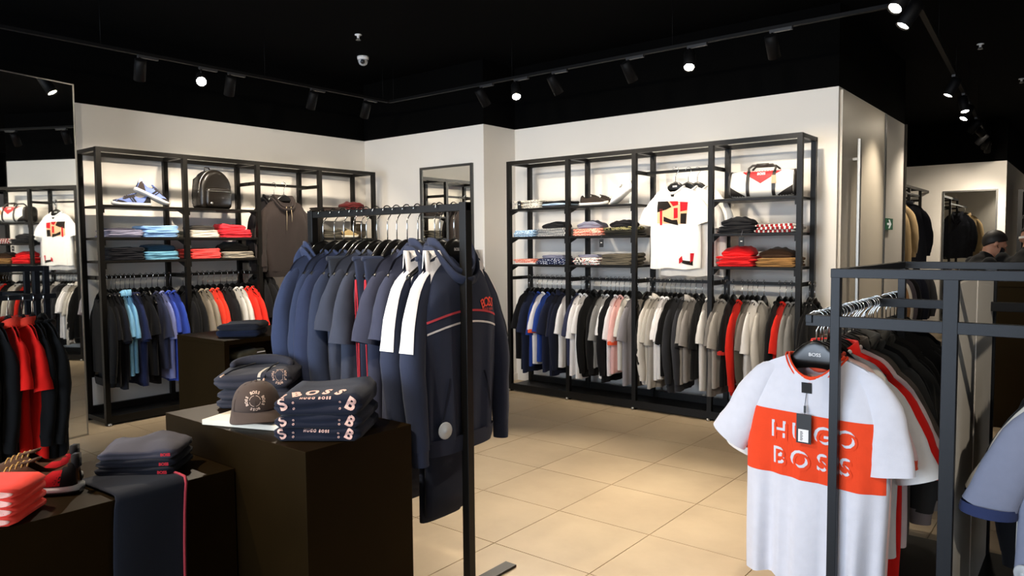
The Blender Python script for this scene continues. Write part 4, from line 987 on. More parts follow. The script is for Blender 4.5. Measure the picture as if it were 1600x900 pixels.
# ------------------------------------------------------------------ shoes
def sneaker(label, loc, rz, L=.28, pitch=0.0, upper='#2b2622', sole='#e8e4dc', toe=None, heel=None, lace='#222222', lining='#1a1714', tab=None, stripes=(), mid=None, roll=0.0, eye=None, group='shoes on display'):
    t = thing('sneaker', label, 'shoe', loc, rz, group); t.rotation_euler = (roll, pitch, rz)
    st = [0, .03, .08, .15, .25, .35, .45, .55, .65, .75, .84, .91, .96, 1.0]
    hw = [.014, .026, .031, .034, .034, .034, .036, .041, .045, .047, .046, .040, .028, .010]
    tp = [.072, .092, .098, .086, .074, .076, .096, .090, .078, .066, .056, .049, .042, .034]
    k = L/.28; X = lambda s: (s-.5)*L
    def arch(i, grow=0.0, dz=0.0):
        ring = []
        for j in range(17):
            a = PI*j/16; c, q = math.cos(a), math.sin(a); ring.append((X(st[i]), (hw[i]+grow)*k*math.copysign(abs(c)**.7, c)*(1-.30*q**3), .024+((tp[i]-.024)*k+dz+grow)*q**.85))
        return ring
    open_ = lambda i, j: 2 <= i <= 5 and 5 <= j <= 10
    up = MB().loft([arch(i) for i in range(len(st))], False, False, skip=open_); UB = BVHTree.FromPolygons([tuple(p) for p in up.v], up.f)
    body = up.build('upper', F(upper), t)
    MB().loft([[(x, y*.86, z*.72 if z > .03 else z) for x, y, z in arch(i)] for i in range(1, 8)], False, False).build('lining', F(lining), t)
    sr = []
    for i, s in enumerate(st):
        w = (hw[i]+.006)*k; r = []
        lift = .010*max(0, (s-.8)/.2)**2
        for a in range(12):
            an = 2*PI*a/12; r.append((X(s)+(.006*k if s == 1 else -.006*k if s == 0 else 0), w*math.copysign(abs(math.cos(an))**.5, math.cos(an)), lift+.015+.014*math.copysign(abs(math.sin(an))**.5, math.sin(an))))
        sr.append(r)
    so = MB().loft(sr, True, True).build('sole', mat('rubber_'+sole.strip('#'), sole, rough=.6), t)
    if mid: MB().loft([[(x, y*1.01, .0015+z*.45) for x, y, z in r] for r in sr], True, True).build('outsole', mat('rubber_'+mid.strip('#'), mid, rough=.6), so)
    def patch(name, polys, col, eps=.0022, both=True):
        for s in ((-1, 1) if both else (-1,)):
            decal(name, poly_mesh([[(X(u), v*k) for u, v in p] for p in polys]), F(col), body, UB, .012, eps, mapper=lambda u, v, s=s: (Vector((u, s*1.0, v)), Vector((0, -s, 0))))
    if toe: patch('toe_cap', [[(.66, .026), (.80, .024), (.99, .024), (.985, .045), (.90, .052), (.84, .044), (.76, .038)]], toe)
    if heel: patch('heel_counter', [[(.005, .024), (.24, .024), (.17, .050), (.10, .084), (.015, .09)]], heel)
    for pts, c in stripes: patch('side_stripe', [pts], c)
    if eye: patch('eyestay', [[(.42, .074), (.47, .066), (.60, .062), (.72, .050), (.78, .052), (.70, .076), (.55, .092), (.43, .10)]], eye)
    if tab: MB().box(X(-.005), X(.055), -.014*k, .014*k, .070*k, .108*k).build('heel_tab', F(tab), body)
    def top(s):
        for i in range(len(st)-1):
            if st[i] <= s <= st[i+1]: v = tp[i]+(tp[i+1]-tp[i])*(s-st[i])/(st[i+1]-st[i]); return .024+(v-.024)*k
    MB().loft([[(X(s), w*k, z), (X(s), w*.5*k, z+.004), (X(s), -w*.5*k, z+.004), (X(s), -w*k, z), (X(s), 0, z-.006)] for s, w, z in ((.37, .016, top(.45)+.008), (.43, .020, top(.45)+.002), (.52, .016, top(.52)), (.66, .010, top(.66)-.002))], True, True).build('tongue', F(upper), body)
    for q in range(5):
        s = .45+.055*q; z = top(s); w = .022
        MB().tube([(X(s), -w*k, z-.010), (X(s+.006), -w*.55*k, z-.001), (X(s+.010), 0, z+.0045), (X(s+.006), w*.55*k, z-.001), (X(s), w*k, z-.010)], .0028, 6).build('lace', F(lace), body)
    return t
stp = ((((.40, .030), (.46, .030), (.58, .085), (.52, .086)), '#2a2a2c'), (((.48, .030), (.52, .030), (.64, .078), (.60, .080)), '#2a2a2c'))
sneaker('blue and black sneaker lying flat on the left rack', (XAF-.13, 2.745, ZA[0]+.002), -PI/2-.10, .29, 0, '#6d7fb8', '#d9d7d2', '#232124', '#1f1f22', '#3a3436', '#1a1714', '#dedbd5', stp, eye='#2e2a2c')
sneaker('blue and black sneaker leaning nose-down on its twin, left rack', (XAF-.10, 2.89, ZA[0]+.068), PI/2, .29, math.radians(25), '#6d7fb8', '#d9d7d2', '#232124', '#3a3230', '#3a3436', '#1a1714', '#e9e6e0', stp, eye='#2e2a2c')
sneaker('black low shoe with white sole on the right rack', (-3.52, YBF+.11, ZB[0]+.002), .05, .27, 0, '#2a221d', '#ddd8d0', None, None, '#1c1815')
sneaker('black low shoe behind its twin on the right rack', (-3.49, YBF+.225, ZB[0]+.002), .05, .27, 0, '#2a221d', '#ddd8d0', None, None, '#1c1815')
sneaker('white sneaker propped heel-up on the right rack', (-3.215, YBF+.10, ZB[0]+.066), PI-.12, .27, math.radians(32), '#e9e5df', '#f0ede8', None, None, '#dedad4', '#cfc8c0')
t = thing('shoe_stand', 'small clear stand propping the white sneaker', 'stand', (-3.135, YBF+.10, ZB[0]))
MB().box(-.05, .05, -.035, .035, 0.001, .006).build('base', mat('acrylic', '#dfe4e4', rough=.1), t, smooth=False); MB().box(-.004, .0, -.03, .03, .006, .065).build('riser', mat('acrylic', '#dfe4e4'), t, smooth=False)
sneaker('tan sneaker on the left rack, glimpsed behind the middle rail hangers', (XAF-.12, 4.93, ZA[1]+.002), PI/2, .27, 0, '#a58f63', '#d8d0bf', None, '#2a2118', '#d7cfae')
t = thing('shoulder_bag', 'small brown bag on the left rack beside the tan sneaker', 'bag', (XAF-.15, 5.11, ZA[1]+.001), PI/2)
MB().loft([superring(0, .075, y, .075*k, .075*k, 4, 24) for y, k in ((-.04, .9), (-.03, 1), (.03, 1), (.04, .9))], True, True).build('body', mat('brown_leather', '#3f3423', rough=.45), t)
MB().loft([superring(0, .115, y, .077, .037, 4, 24) for y in (-.046, -.040)], True, True).build('flap', mat('brown_leather', '#3f3423', rough=.45), t); MB().tube([(-.06, 0, .145), (-.05, 0, .175), (.05, 0, .175), (.06, 0, .145)], .006, 8).build('handle', mat('brown_leather', '#3f3423'), t)
br = ((((.14, .026), (.44, .026), (.22, .066), (.12, .070)), '#c0151a'),)
a = math.radians(-133)
sneaker('brown leather sneaker with red heel on the low plinth, nearer of the pair', (-2.685, .825, .612), a, .32, 0, '#4a2d18', '#dcdad6', '#3a2212', '#18110d', '#b98d4c', '#a9713a', '#17120f', br, '#1d1712')
sneaker('brown leather sneaker with red heel, half hidden behind its twin', (-2.805, .865, .612), a, .32, 0, '#4a2d18', '#dcdad6', '#3a2212', '#a5141a', '#b98d4c', '#a9713a', '#17120f', br, '#1d1712')

# ------------------------------------------------------------------ backpack
LEA = mat('black_leather', '#15110d', rough=.30, spec=.5, bump=.25, bscale=160)
def arch_outline(w, h, y, inset=0.0, n=14, r=.035):
    w -= inset; pts = []
    for a in range(5): an = PI+PI/2*a/4; pts.append((-w+r+r*math.cos(an), y, inset+r+r*math.sin(an)))
    for a in range(5): an = -PI/2+PI/2*a/4; pts.append((w-r+r*math.cos(an), y, inset+r+r*math.sin(an)))
    zc = h-inset-w*1.12
    for a in range(n+1): an = PI*a/n; pts.append((w*math.cos(an), y, zc+w*1.12*math.sin(an)))
    return pts
t = thing('backpack', 'black leather backpack on the upper shelf of the left rack', 'backpack', (XAF-.135, 3.455, ZA[0]+.001), PI/2+.12)
MB().loft([arch_outline(.158, .345, y, q) for y, q in ((.075, .012), (.065, .0), (-.035, .0), (-.055, .006), (-.066, .020), (-.070, .045))], True, True).build('body', LEA, t)
pk = MB().loft([arch_outline(.128, .19, y, q, 14, .03) if False else superring(0, .098, y, .128-q, .090-q, 5, 32) for y, q in ((-.055, 0), (-.085, 0), (-.098, .006), (-.104, .020))], True, True).build('pocket', LEA, t)
MB().tube([(-.126, -.088, .150), (-.10, -.1045, .1515), (0, -.1065, .152), (.10, -.1045, .1515), (.126, -.088, .150)], .003, 6).build('pocket_zip', M_STEEL, pk)
MB().disc_stack([(.012, 0), (.012, .003), (.006, .004)], 16).xf(Matrix.Translation((-.088, -.105, .045)) @ Matrix.Rotation(PI/2, 4, 'X')).build('metal_badge', M_STEEL, pk)
zp = [(p[0]*1.005, -.030, p[2]*1.004) for p in arch_outline(.158, .345, 0)[10:]]
MB().tube([(.160, -.03, .10)] + zp + [(-.160, -.03, .10)], .0035, 6).build('main_zip', M_STEEL, t)
MB().tube([(-.163, -.03, .165), (-.168, -.034, .13)], .004, 6).build('zip_pull', M_CHROME, t)
for s in (-1, 1): MB().tube([(s*.07, .075, .30), (s*.10, .12, .26), (s*.12, .115, .12), (s*.14, .07, .02)], .012, 8, flat=.4).build('shoulder_strap', LEA, t)
MB().tube([(-.03, .07, .335), (-.02, .075, .372), (.02, .075, .372), (.03, .07, .335)], .006, 8).build('grab_handle', LEA, t)
MB().tube([(-.175+.014*math.cos(i*PI/5), .03, .055+.018*math.sin(i*PI/5)) for i in range(11)], .003, 6).build('side_ring', M_CHROME, t)
# ------------------------------------------------------------------ holdall
t = thing('holdall_bag', 'white, black and red weekend holdall on the upper shelf of the right rack', 'bag', (-2.025, YBF+.17, ZB[0]+.001), .10)
rings = []
for f in (-1, -.97, -.9, -.75, -.5, -.25, 0, .25, .5, .75, .9, .97, 1):
    e = abs(f); wx = .235*f; h2 = .105*(1-.10*max(0, e-.7)/.3); d2 = .115*(1-.16*max(0, e-.8)/.2 - (.25 if e == 1 else 0)); r = []
    for j in range(28):
        an = 2*PI*j/28; c, q = math.cos(an), math.sin(an); z = .106+h2*math.copysign(abs(q)**.55, q); r.append((wx*(1+.05*(1-z/.2)), d2*math.copysign(abs(c)**.6, c)*(1-.22*max(0, (z-.1)/.11)), z))
    rings.append(r)
bm_ = MB().loft(rings, True, True); wl = mat('white_grained_leather', '#ddd9d0', rough=.5, bump=.2, bscale=200); body = bm_.build('body', wl, t); bv = bvh_of(bm_)
rl = mat('red_grained_leather', '#a81f24', rough=.5, bump=.2, bscale=200); bl = mat('black_grained_leather', '#26221f', rough=.45, bump=.2, bscale=200)
decal('red_chevron', poly_mesh([[(-.165, .209), (.0, .105), (.165, .209)]]), rl, body, bv, .015, .002)
for s in (-1, 1):
    decal('corner_panel', poly_mesh([[(s*.26, .004), (s*.10, .004), (s*.26, .105)]]), bl, body, bv, .015, .002)
    MB().loft([[(s*.2505 if i == 0 else s*.235, y*q, .106+z*q) for y, z in [(.108*math.copysign(abs(math.cos(2*PI*j/24))**.6, math.cos(2*PI*j/24)), .103*math.copysign(abs(math.sin(2*PI*j/24))**.55, math.sin(2*PI*j/24))) for j in range(24)]] for i, q in ((0, .80), (1, 1.01))], True, True).build('end_panel', bl, t)
    decal('strap', poly_mesh([[(s*.082, .004), (s*.108, .004), (s*.108, .212), (s*.082, .212)]]), bl, body, bv, .02, .005)
for y in (-.05, .05):
    MB().tube([(-.095, y*1.6, .195), (-.10, y*1.2, .225), (-.075, y, .246), (.075, y, .246), (.10, y*1.2, .225), (.095, y*1.6, .195)], .009, 8).build('handle', bl, t)
MB().tube([(-.045, -.05, .247), (.045, -.05, .247)], .013, 10).build('handle_wrap', bl, t)
decal('lettering', text_mesh('BOSS', .026, .02), M_WHITE, body, bv, .012, .003, place=place2(0, .178))
MB().box(.085, .118, -.135, -.130, .10, .16).build('luggage_tag', mat('tag_tan', '#b99a78', rough=.5), t, smooth=False)
MB().tube([(-.23, 0, .205), (.23, 0, .205)], .004, 6).build('top_zip', bl, t)
# ------------------------------------------------------------------ display on the foreground plinths
a22 = math.radians(20)
bd = thing('display_board', 'pale wooden board under the cap, overhanging the black plinth', 'board', (-2.60, 1.375, .741), a22)
bevel(boxo('board', mat('pale_birch_board', '#e6dcc6', rough=.55, vary=.05, vscale=14), bd, 0, .44, 0, .22, 0, .020), .002)
def ringprint(parent, bv, cx, cy, R, size, m, mapper, eps=.0022):
    txt = 'BOSS'
    for q in range(4):
        for k, ch in enumerate(txt):
            a = PI/2 - q*PI/2 - (k-1.5)*.30
            decal('emblem_letter', text_mesh(ch, size, .03), m, parent, bv, .006, eps, mapper=mapper, place=place2(cx+R*math.cos(a), cy+R*math.sin(a), a-PI/2))
    n = 36; r0 = R*.62; P = [[(cx+r*math.cos(2*PI*(i+d)/n), cy+r*math.sin(2*PI*(i+d)/n)) for r, d in ((r0, 0), (r0*1.07, 0), (r0*1.07, 1), (r0, 1))] for i in range(n) if i % 9 not in (0, 8)]
    decal('emblem_ring', poly_mesh(P), m, parent, bv, .01, eps, mapper=mapper)
# cap
t = thing('baseball_cap', 'brown-grey baseball cap with a round letter emblem on the pale board', 'cap', (-2.475, 1.525, .762), math.radians(56))
rings = []
for i in range(13):
    f = i/12; an = f*PI/2; r = math.cos(an)**.72 if f < 1 else .02; z = .028+.106*math.sin(an)**.95
    ring = []
    for j in range(36):
        th = 2*PI*j/36; c, s = math.cos(th), math.sin(th); y = .098*r*s
        if s < 0: y -= .012*math.sin(an*2)*(-s)          # upright front panel
        ring.append((.088*r*c, y, z))
    rings.append(ring)
cm = F('#4a3d36'); mb = MB().loft(rings, True, True); cr = mb.build('crown', cm, t); bv = bvh_of(mb)
br_ = []
for q, (k, dz) in enumerate(((-.1, 0), (.33, 0), (.66, 0), (1.0, 0))):
    br_.append([(.088*math.cos(PI+PI*j/20)*(1.0+.07*max(0, k)), .098*math.sin(PI+PI*j/20)*.98 - .100*k*math.sin(PI*j/20)**.6, .036 - .010*k - .020*math.cos(PI*j/20)**2*max(0, k) - .006*k*k) for j in range(21)])
bm2 = MB(); bm2.loft(br_, False, False); bm2.loft([[(x, y, z-.004) for x, y, z in r] for r in br_], False, False)
bm2.add([br_[3][j] for j in range(21)] + [(x, y, z-.004) for x, y, z in br_[3]], [(j, j+1, 22+j, 21+j) for j in range(20)]); bm2.build('visor', cm, t)
MB().disc_stack([(.007, .130), (.008, .134), (.004, .138)], 12).build('button', cm, t)
for j in range(6): MB().tube([Vector((.089*math.cos(an)**.72*math.cos(j*PI/3+PI/2), .099*math.cos(an)**.72*math.sin(j*PI/3+PI/2)*(1 if math.sin(j*PI/3+PI/2) > 0 else 1.10), .029+.106*math.sin(an)**.95)) for an in (.05, .4, .8, 1.2, 1.5)], .0009, 4).build('panel_seam', cm, cr)
ringprint(cr, bv, 0, .078, .030, .013, F('#e8c9b4'), lambda u, v: (Vector((u, -1, v)), Vector((0, 1, 0))))
# stack of dark hoodies
hm = F('#38373e'); back = (Vector((0, -.72, .70))).normalized()
P0 = Vector((-2.775, 1.735, .741)); rz = math.radians(43)
z = .741
for i, (th, nm) in enumerate(((.036, 'bottom'), (.044, 'middle'))):
    folded('%s dark navy hoodie in the pile behind the cap' % nm, hm, (P0.x, P0.y, z), rz+.02*(i*2-1), .30, .24, th*1.05, 'hoodies behind the cap', i, 'folded_hoodie', 'hoodie'); z += th
t = thing('folded_hoodie', 'topmost dark hoodie with cream zip and round emblem, behind the cap', 'hoodie', (P0.x, P0.y, z), rz, 'hoodies behind the cap')
mb = rumple(folded_mb(.315, .26, .075, 2), .004, 14, 2); body = mb.build('body', hm, t); bv = bvh_of(mb)
obl = lambda u, v: (Vector((u, -.13, .04)) + Vector((0, v*.70, v*.72)) - Vector((0, .72, -.70))*-1.0*0 + Vector((0, -.72, .70)), Vector((0, .72, -.70)))
decal('zip', poly_mesh([[(.010, -.05), (.020, -.05), (.040, .06), (.060, .13), (.050, .13), (.028, .06)]]), F('#d8cbb6'), body, bv, .012, .002, mapper=obl)
ringprint(body, bv, .108, .015, .026, .011, F('#d9b59e'), obl)
rl_ = []
for k in range(25):
    a = -PI*.02+PI*1.04*k/24; rl_.append((.115*math.cos(a)*1.05, .02+.07*math.sin(a), .078+.014*math.sin(a)))
MB().tube(rl_, [.012+.010*math.sin(PI*k/24) for k in range(25)], 10).build('hood', hm, t)
dcm = F('#1c1c22'); tip = F('#d8b49a')
for s, pts in ((-1, [(-.02, .0, .088), (-.05, -.05, .083), (-.09, -.085, .074), (-.115, -.115, .060)]), (1, [(.075, .0, .088), (.060, -.06, .082), (.052, -.11, .066), (.050, -.136, .045)])):
    c = MB().tube(pts, .0035, 6).build('drawcord', dcm, t); e = Vector(pts[-1]); d = (e-Vector(pts[-2])).normalized(); MB().tube([e, e+d*.020], .0042, 6).build('cord_tip', tip, c)
# lettered sweaters
sm = F('#1b1e2b'); ink = F('#e0b3a4'); P1 = Vector((-2.135, 1.600, .741)); rz = math.radians(37); z = .741
for i, (th, nm) in enumerate(((.046, 'bottom'), (.044, 'middle'), (.072, 'topmost'))):
    t = thing('folded_sweater', '%s navy sweater with pink BOSS lettering beside the cap' % nm, 'sweater', (P1.x+.004*i, P1.y-.003*i, z), rz+.02*(i-1), 'lettered sweaters on the plinth')
    mb = rumple(folded_mb(.30, .28, th*1.05, i), .003, 12, i); body = mb.build('body', sm, t); bv = bvh_of(mb)
    frm = lambda u, v: (Vector((u, -1, v)), Vector((0, 1, 0)))
    def ob(u, v): return (Vector((u, -.14, .03)) + Vector((0, v*.64, v*.77)) + Vector((0, -.77, .64)), Vector((0, .77, -.64)))
    if i == 2:
        for k, ch in enumerate('BOSS'):
            a = (k-1.5)*.30; decal('lettering', text_mesh(ch, .054, .05), ink, body, bv, .008, .002, mapper=ob, place=place2(.135*math.sin(a)*1.3-.008, .072+.135*(math.cos(a)-1), -a))
        decal('lettering', text_mesh('HUGO BOSS', .014, .05, 1.5), ink, body, bv, .008, .002, mapper=ob, place=place2(-.008, .028))
    for ch, x, r in (('S', -.118, .5), ('B', .112, -.5)):
        decal('lettering', text_mesh(ch, .060 if i == 2 else .050, .035), ink, body, bv, .008, .002, mapper=frm, place=place2(x, th*.55, r))
        for q in range(2): decal('lettering_dot', text_mesh('O', .009, .05), ink, body, bv, .006, .002, mapper=frm, place=place2(x*.68, th*(.35+.3*q), 0))
    if i == 0: decal('lettering', text_mesh('HUGO BOSS', .012, .05, 1.5), ink, body, bv, .008, .002, mapper=frm, place=place2(0, th*.80))
    z += th
# jeans on and inside the tall plinth
jm = F('#141a2c')
stack('on top of the tall black plinth', (-3.86, 2.30, ZTT+.001), math.radians(42), [('dark blue folded jeans', jm, .040), ('charcoal folded jeans with label', F('#202127'), .034)], 'jeans on the tall plinth', .24, .20, name='folded_jeans')
for i in range(5):
    nm = ('bottom', 'fourth from top', 'third from top', 'second from top', 'topmost')[i]
    o = folded('%s olive black jeans in the niche of the tall plinth' % nm, F(('#4d4838', '#423e31')[i % 2]), (-3.80, 2.275, .552+.054*i), PI/2+.1, .19, .17, .056, 'jeans in the niche', i, 'folded_jeans', 'folded clothes')
    boxo('size_label', M_WHITE, o, .02, .075, -.088, -.084, .036, .042)
# grey-navy trousers on the low plinth, one pair draped over its edge
gm = F('#34343c'); P2 = Vector((-2.625, 1.175, .612)); rz = math.radians(44); z = .622
t = thing('draped_trousers', 'dark navy trousers with coral side stripe draped over the low plinth edge', 'trousers', (-2.40, 1.085, .61))
rings = []; pth = [(-.26, .008), (-.18, .009), (-.10, .009), (-.04, .010), (-.008, .009), (.007, -.002), (.011, -.03), (.013, -.10), (.014, -.20), (.015, -.30), (.014, -.42), (.015, -.55)]
for i, (x, zz) in enumerate(pth):
    nx, nz = (0, 1) if i < 4 else ((.7, .7) if i == 4 else (1, 0)); ring = []
    for j in range(20):
        an = 2*PI*j/20; y = .118*math.copysign(abs(math.cos(an))**.5, math.cos(an)); q = .007*math.copysign(abs(math.sin(an))**.6, math.sin(an)) + .003*math.sin(y*30+i*.4)*(i > 5); ring.append((x+nx*q, y+.012*math.sin(i*.5), zz+nz*q+.001))
    rings.append(ring)
mb = MB().loft(rings, True, True); leg = mb.build('leg', F('#1d2029'), t)
MB().tube([(x+.009*(i > 3), .106+.012*math.sin(i*.5), zz+.009*(i < 5)) for i, (x, zz) in enumerate(pth)], .0045, 6).build('side_stripe', F('#b8404a'), t)
for i, (th, nm, c) in enumerate(((.026, 'bottom', '#22232b'), (.026, 'middle', '#26272f'), (.034, 'topmost', '#4a474f'))):
    folded('%s folded grey sweatpants on the low plinth' % nm, F(c), (P2.x-.004*i, P2.y+.004*i, z), rz+.03*(i-1), .265, .20, th*1.05, 'sweatpants on the low plinth', i, 'folded_sweatpants', 'folded clothes')
    o = [x for x in COL.objects if x.name.startswith('folded_sweatpants')][-1]
    me = text_mesh('BOSS', .014, .05); me.transform(Matrix.Translation((.10, -.107, th*.5)) @ Matrix.Rotation(PI/2, 4, 'X')); me.materials.append(F('#e0343e')); obj('lettering', me, o)
    z += th
# coral shirts with pale print at the left edge
for i in range(4):
    nm = ('bottom', 'third from top', 'second from top', 'topmost')[i]
    t = thing('folded_shirt', '%s coral shirt with pale print in the pile at the left edge' % nm, 'folded clothes', (-2.545+.003*i, .672, .612+.0265*i), math.radians(47)+.02*(i-1.5), 'coral shirts on the low plinth')
    mb = rumple(folded_mb(.26, .19, .029, i), .003, 12, i); body = mb.build('body', F('#ee4638'), t); bv = bvh_of(mb)
    decal('pale_print', poly_mesh([[(-.045+.048*math.cos(2*PI*k/16), .015+.010*math.sin(2*PI*k/16)) for k in range(16)]]), F('#f0b3a2'), body, bv, .012, .002)
    decal('pale_print', poly_mesh([[(.075+.042*math.cos(2*PI*k/16), .015+.010*math.sin(2*PI*k/16)) for k in range(16)]]), F('#f0b3a2'), body, bv, .012, .002)
# ------------------------------------------------------------------ the far room: counter, racks, jackets, people
ct = thing('sales_counter', 'black sales counter in front of the two people', 'counter', (-.64, 6.5, 0))
boxo('body', M_PLINTH, ct, .02, 1.9, .02, .6, 0, 1.06); bevel(boxo('worktop', M_PLINTH, ct, 0, 1.92, 0, .62, 1.06, 1.10), .003)
wall_rack('black rack of jackets along the far room, past the exit sign', (-2.12, 9.95, 0), PI/2, 4, .82, .42,
          [dict(bar=(2.02,), rail=(1.10,))]*4)
fr_ = [o for o in COL.objects if o.name.startswith('wall_rack')][-1]
boxo('outrigger_rail', M_BLACK, fr_, -.30, 1.65, -.110, -.090, 2.028, 2.050)
for y in (.0, 1.64): boxo('outrigger_arm', M_BLACK, fr_, y-.01, y+.01, -.09, .02, 2.030, 2.048)
wall_rack('black shelf rack at the far right edge, beyond the two people', (-1.0, 13.75, 0), 0, 3, .85, .40, [dict(shelf=(1.80, 1.45, 1.1), rail=(.95,))]*3, p=.06)
def blazer(label, col, loc, rz, v):
    t = garment('jacket', 'blazer', label, 'blazer', col, loc, rz, 'blazers in the far room', v=v, L=.80)
    lap = fabric(col)
    for s in (-1, 1): MB().add([(s*.07, -.055, .0), (s*.015, -.075, -.22), (s*.085, -.066, -.13), (s*.10, -.060, -.06), (s*.07, -.048, .0), (s*.015, -.068, -.22), (s*.085, -.058, -.13), (s*.10, -.052, -.06)], [(0,1,2,3), (4,7,6,5), (0,4,5,1), (1,5,6,2), (2,6,7,3), (3,7,4,0)]).build('lapel', lap, t)
    hanger('hanger of the ' + label, loc, rz, 'hangers in the far room')
blazer('tan blazer at the near end of the far rack', '#97815f', (-2.02, 9.80, 2.04-HOOK), PI+.15, 1)
blazer('dark navy blazer behind the tan one on the far rack', '#14161f', (-2.02, 10.75, 2.04-HOOK), PI+.15, 2)
for i, (y, c, nm) in enumerate(((10.1, '#3b332d', 'brown'), (10.25, '#c9bda8', 'cream'), (10.4, '#1a1a1d', 'black'), (10.6, '#8b6a4a', 'camel'), (10.8, '#d8d2c8', 'white'), (11.1, '#5f5a63', 'mauve grey'), (11.4, '#17171b', 'jet black'), (12.0, '#232634', 'midnight blue'), (12.6, '#3a3a3e', 'charcoal'))):
    lab = '%s long-sleeved top on the low rail of the far rack' % nm
    garment('long', 'long_sleeved_top', lab, 'top', c, (-2.20, y, 1.10-HOOK), .05, 'tops on the far rack', v=i, slim=.9); hanger('hanger of the ' + lab, (-2.20, y, 1.10-HOOK), .05, 'hangers in the far room', slim=.9)
lab = 'black jacket hung on the shelf rack at the far right'
for i, (x, c, nm) in enumerate(((-.7, '#121215', 'black'), (-.3, '#2b2b30', 'charcoal'))):
    z = 1.80
    stack('on shelf at far right edge, %s pile' % ('left', 'right')[i], (x, 13.95, 1.801), 0, [('%s folded shirt' % nm, fabric(c), .05)]*3, 'folded clothes at the far right', .3, .26)
def ell(mb, c, r, n=16, m=10, R=None):
    rings = []
    for i in range(m+1):
        a = -PI/2+PI*i/m; q = max(.02, math.cos(a)); ring = [Vector((r[0]*q*math.cos(2*PI*k/n), r[1]*q*math.sin(2*PI*k/n), r[2]*math.sin(a))) for k in range(n)]
        rings.append([Vector(c)+((R @ p) if R else p) for p in ring])
    return mb.loft(rings, True, True)
def limb(mb, pts, rad, n=14, flat=1.0):
    P = [Vector(p) for p in pts]; Q = []; r2 = []
    for i in range(len(P)-1):
        for k in range(4): Q.append(P[i].lerp(P[i+1], k/4)); r2.append(rad[i]+(rad[i+1]-rad[i])*k/4)
    Q.append(P[-1]); r2.append(rad[-1]); mb.tube(Q, r2, n, True, flat=flat); ell(mb, P[0], (rad[0],)*3, 12, 8); ell(mb, P[-1], (rad[-1],)*3, 12, 8); return mb
def remesh(o, vox, sm=6):
    m = o.modifiers.new('remesh', 'REMESH'); m.mode = 'VOXEL'; m.voxel_size = vox; m.use_smooth_shade = True
    s = o.modifiers.new('smooth', 'SMOOTH'); s.iterations = sm; s.factor = .5
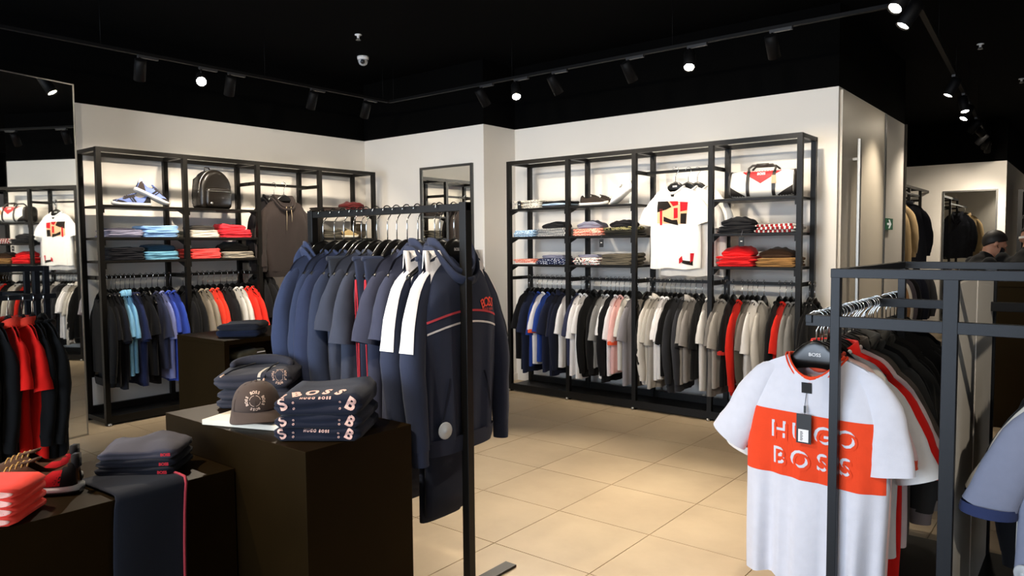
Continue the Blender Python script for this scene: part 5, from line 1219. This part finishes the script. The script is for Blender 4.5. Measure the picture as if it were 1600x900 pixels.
def person(label, loc, rz, pitch, skin, hair, cap=False, mask=True):
    """standing figure leaning a little forward, facing local -y; feet on the floor"""
    t = thing('person', label, 'person', loc, rz)
    pel, wai, che, nk0, nk1, hd = (0, .10, .86), (0, .075, 1.0), (0, .02, 1.16), (0, -.045, 1.285), (0, -.075, 1.33), Vector((0, -.115, 1.415))
    R = Matrix.Rotation(pitch, 3, 'X')
    def H(p): return hd + R @ Vector(p)
    arms = []
    for s in (-1, 1):
        arms.append([(s*.175, -.01, 1.245), (s*.225, -.03, 1.02), (s*.19, -.20, .93), (s*.17, -.27, .95)])
    legs = [[(s*.085, .10, .84), (s*.095, .07, .47), (s*.10, .09, .09)] for s in (-1, 1)]
    b = MB()
    limb(b, [pel, wai, che, (0, -.015, 1.23)], [.115, .105, .12, .085]); ell(b, (0, 0, 1.20), (.185, .085, .075)); ell(b, pel, (.145, .105, .11))
    limb(b, [nk0, nk1, tuple(H((0, .015, -.06)))], [.058, .052, .052])
    ell(b, H((0, .008, .025)), (.073, .093, .092), R=R); ell(b, H((0, -.028, -.045)), (.055, .062, .068), R=R)          # skull, jaw
    ell(b, H((0, -.098, -.012)), (.012, .018, .022), R=R); ell(b, H((0, -.088, .028)), (.045, .012, .008), R=R)         # nose, brow
    for s in (-1, 1): ell(b, H((s*.074, .012, -.005)), (.010, .019, .030), R=R); ell(b, H((s*.030, -.082, .010)), (.013, .008, .007), R=R)
    for A in arms:
        limb(b, A, [.052, .042, .031, .026]); w = Vector(A[-1]); d = (w-Vector(A[-2])).normalized(); sx = 1 if w.x > 0 else -1
        ell(b, w+d*.045, (.034, .046, .018))
        for q, ln in enumerate((.062, .072, .068, .052)): limb(b, [w+d*.075+Vector(((q-1.5)*.017, 0, 0)), w+d*(.075+ln*.6)+Vector(((q-1.5)*.019, 0, -.006)), w+d*(.075+ln)+Vector(((q-1.5)*.019, 0, -.020))], [.009, .0085, .007], 8)
        limb(b, [w+d*.02+Vector((-sx*.025, 0, 0)), w+d*.055+Vector((-sx*.048, 0, -.008)), w+d*.08+Vector((-sx*.050, 0, -.016))], [.011, .010, .008], 8)
    for Lg in legs: limb(b, Lg, [.088, .058, .040]); ell(b, (Lg[2][0], .03, .05), (.042, .115, .042))
    o = b.build('body', mat('skin_'+skin.strip('#'), skin, rough=.55), t); remesh(o, .009)
    sh = MB(); limb(sh, [pel, wai, che, (0, -.015, 1.235)], [.128, .120, .135, .098]); ell(sh, (0, 0, 1.205), (.185, .095, .078)); ell(sh, (0, .10, .85), (.155, .118, .10)); limb(sh, [(0, -.03, 1.25), (0, -.05, 1.295)], [.085, .066])
    for A in arms: limb(sh, [A[0], Vector(A[0]).lerp(Vector(A[1]), .85)], [.060, .054])
    o = sh.build('tee_shirt', fabric('#0c0c0d'), t); remesh(o, .010, 4)
    tr_ = MB(); ell(tr_, (0, .10, .83), (.153, .116, .10))
    for Lg in legs: limb(tr_, [Lg[0], Lg[1], (Lg[2][0], Lg[2][1], .10)], [.104, .075, .062])
    o = tr_.build('trousers', fabric('#17181d'), t); remesh(o, .012, 4)
    for Lg in legs: ell(MB(), (0, 0, 0), (.01,)*3); s_ = ell(MB(), (Lg[2][0], .025, .045), (.05, .135, .045)).build('shoe', fabric('#0e0e10'), t)
    hm_ = MB()
    rings = []
    for i in range(-1, 10):
        ring = []; tuck = .92 if i < 0 else 1.0
        for k in range(28):
            th = 2*PI*k/28; c, s = math.cos(th), math.sin(th); cut = .028 if cap else .050-.066*(1+s)
            a0 = math.asin(max(-.9, min(.9, cut/.100))); a = a0+(PI/2-.02-a0)*max(i, 0)/9
            ring.append(H((tuck*.080*math.cos(a)*c, .008+tuck*.100*math.cos(a)*s, .025+.100*math.sin(a))))
        rings.append(ring)
    hm_.loft(rings, True, True)
    hm_.build('cap_crown' if cap else 'hair', fabric('#0b0a0a') if cap else mat('hair_dark', '#120d0a', rough=.6), t)
    if cap:
        MB().loft([[H((.07*math.cos(PI+PI*j/12), -.075+.075*k*math.sin(PI+PI*j/12)-.01, .052-.006*k)) for j in range(13)] for k in (0, .5, 1.0)], False, False).build('cap_visor', fabric('#0b0a0a'), t)
        MB().loft([[H((.084*math.cos(.4+2.34*j/12), .012+.104*math.sin(.4+2.34*j/12), z)) for j in range(13)] for z in (-.010, .010)], False, False).build('cap_strap', F('#d9d6d0'), t)
    if mask:
        mk = MB(); rings = []
        for i in range(7):
            f = i/6; ring = []
            for k in range(15):
                a = -PI/2 + (k/14-.5)*2.5; w = .066-.012*abs(f-.45); ring.append(H((w*math.cos(a), -.022+(.090-.020*abs(f-.4))*math.sin(a), -.105+.095*f)))
            rings.append(ring)
        mk.loft(rings, False, False); o = mk.build('face_mask', fabric('#101013'), t); s_ = o.modifiers.new('solidify', 'SOLIDIFY'); s_.thickness = .003
        for s in (-1, 1): MB().tube([H((s*.066, -.02, -.03)), H((s*.078, .005, -.012)), H((s*.080, .018, .012))], .0025, 5).build('mask_strap', fabric('#101013'), t)
    return t
person('dark-haired person in a black tee and black face mask, head bowed, at the counter', (-.845, 7.68, -.04), math.radians(118), .45, '#b5836a', '#120d0a')
person('person in black clothes and black cap at the right edge, facing away', (-.50, 7.55, 0), math.radians(165), .15, '#a97c66', '#0b0a0a', cap=True, mask=False)
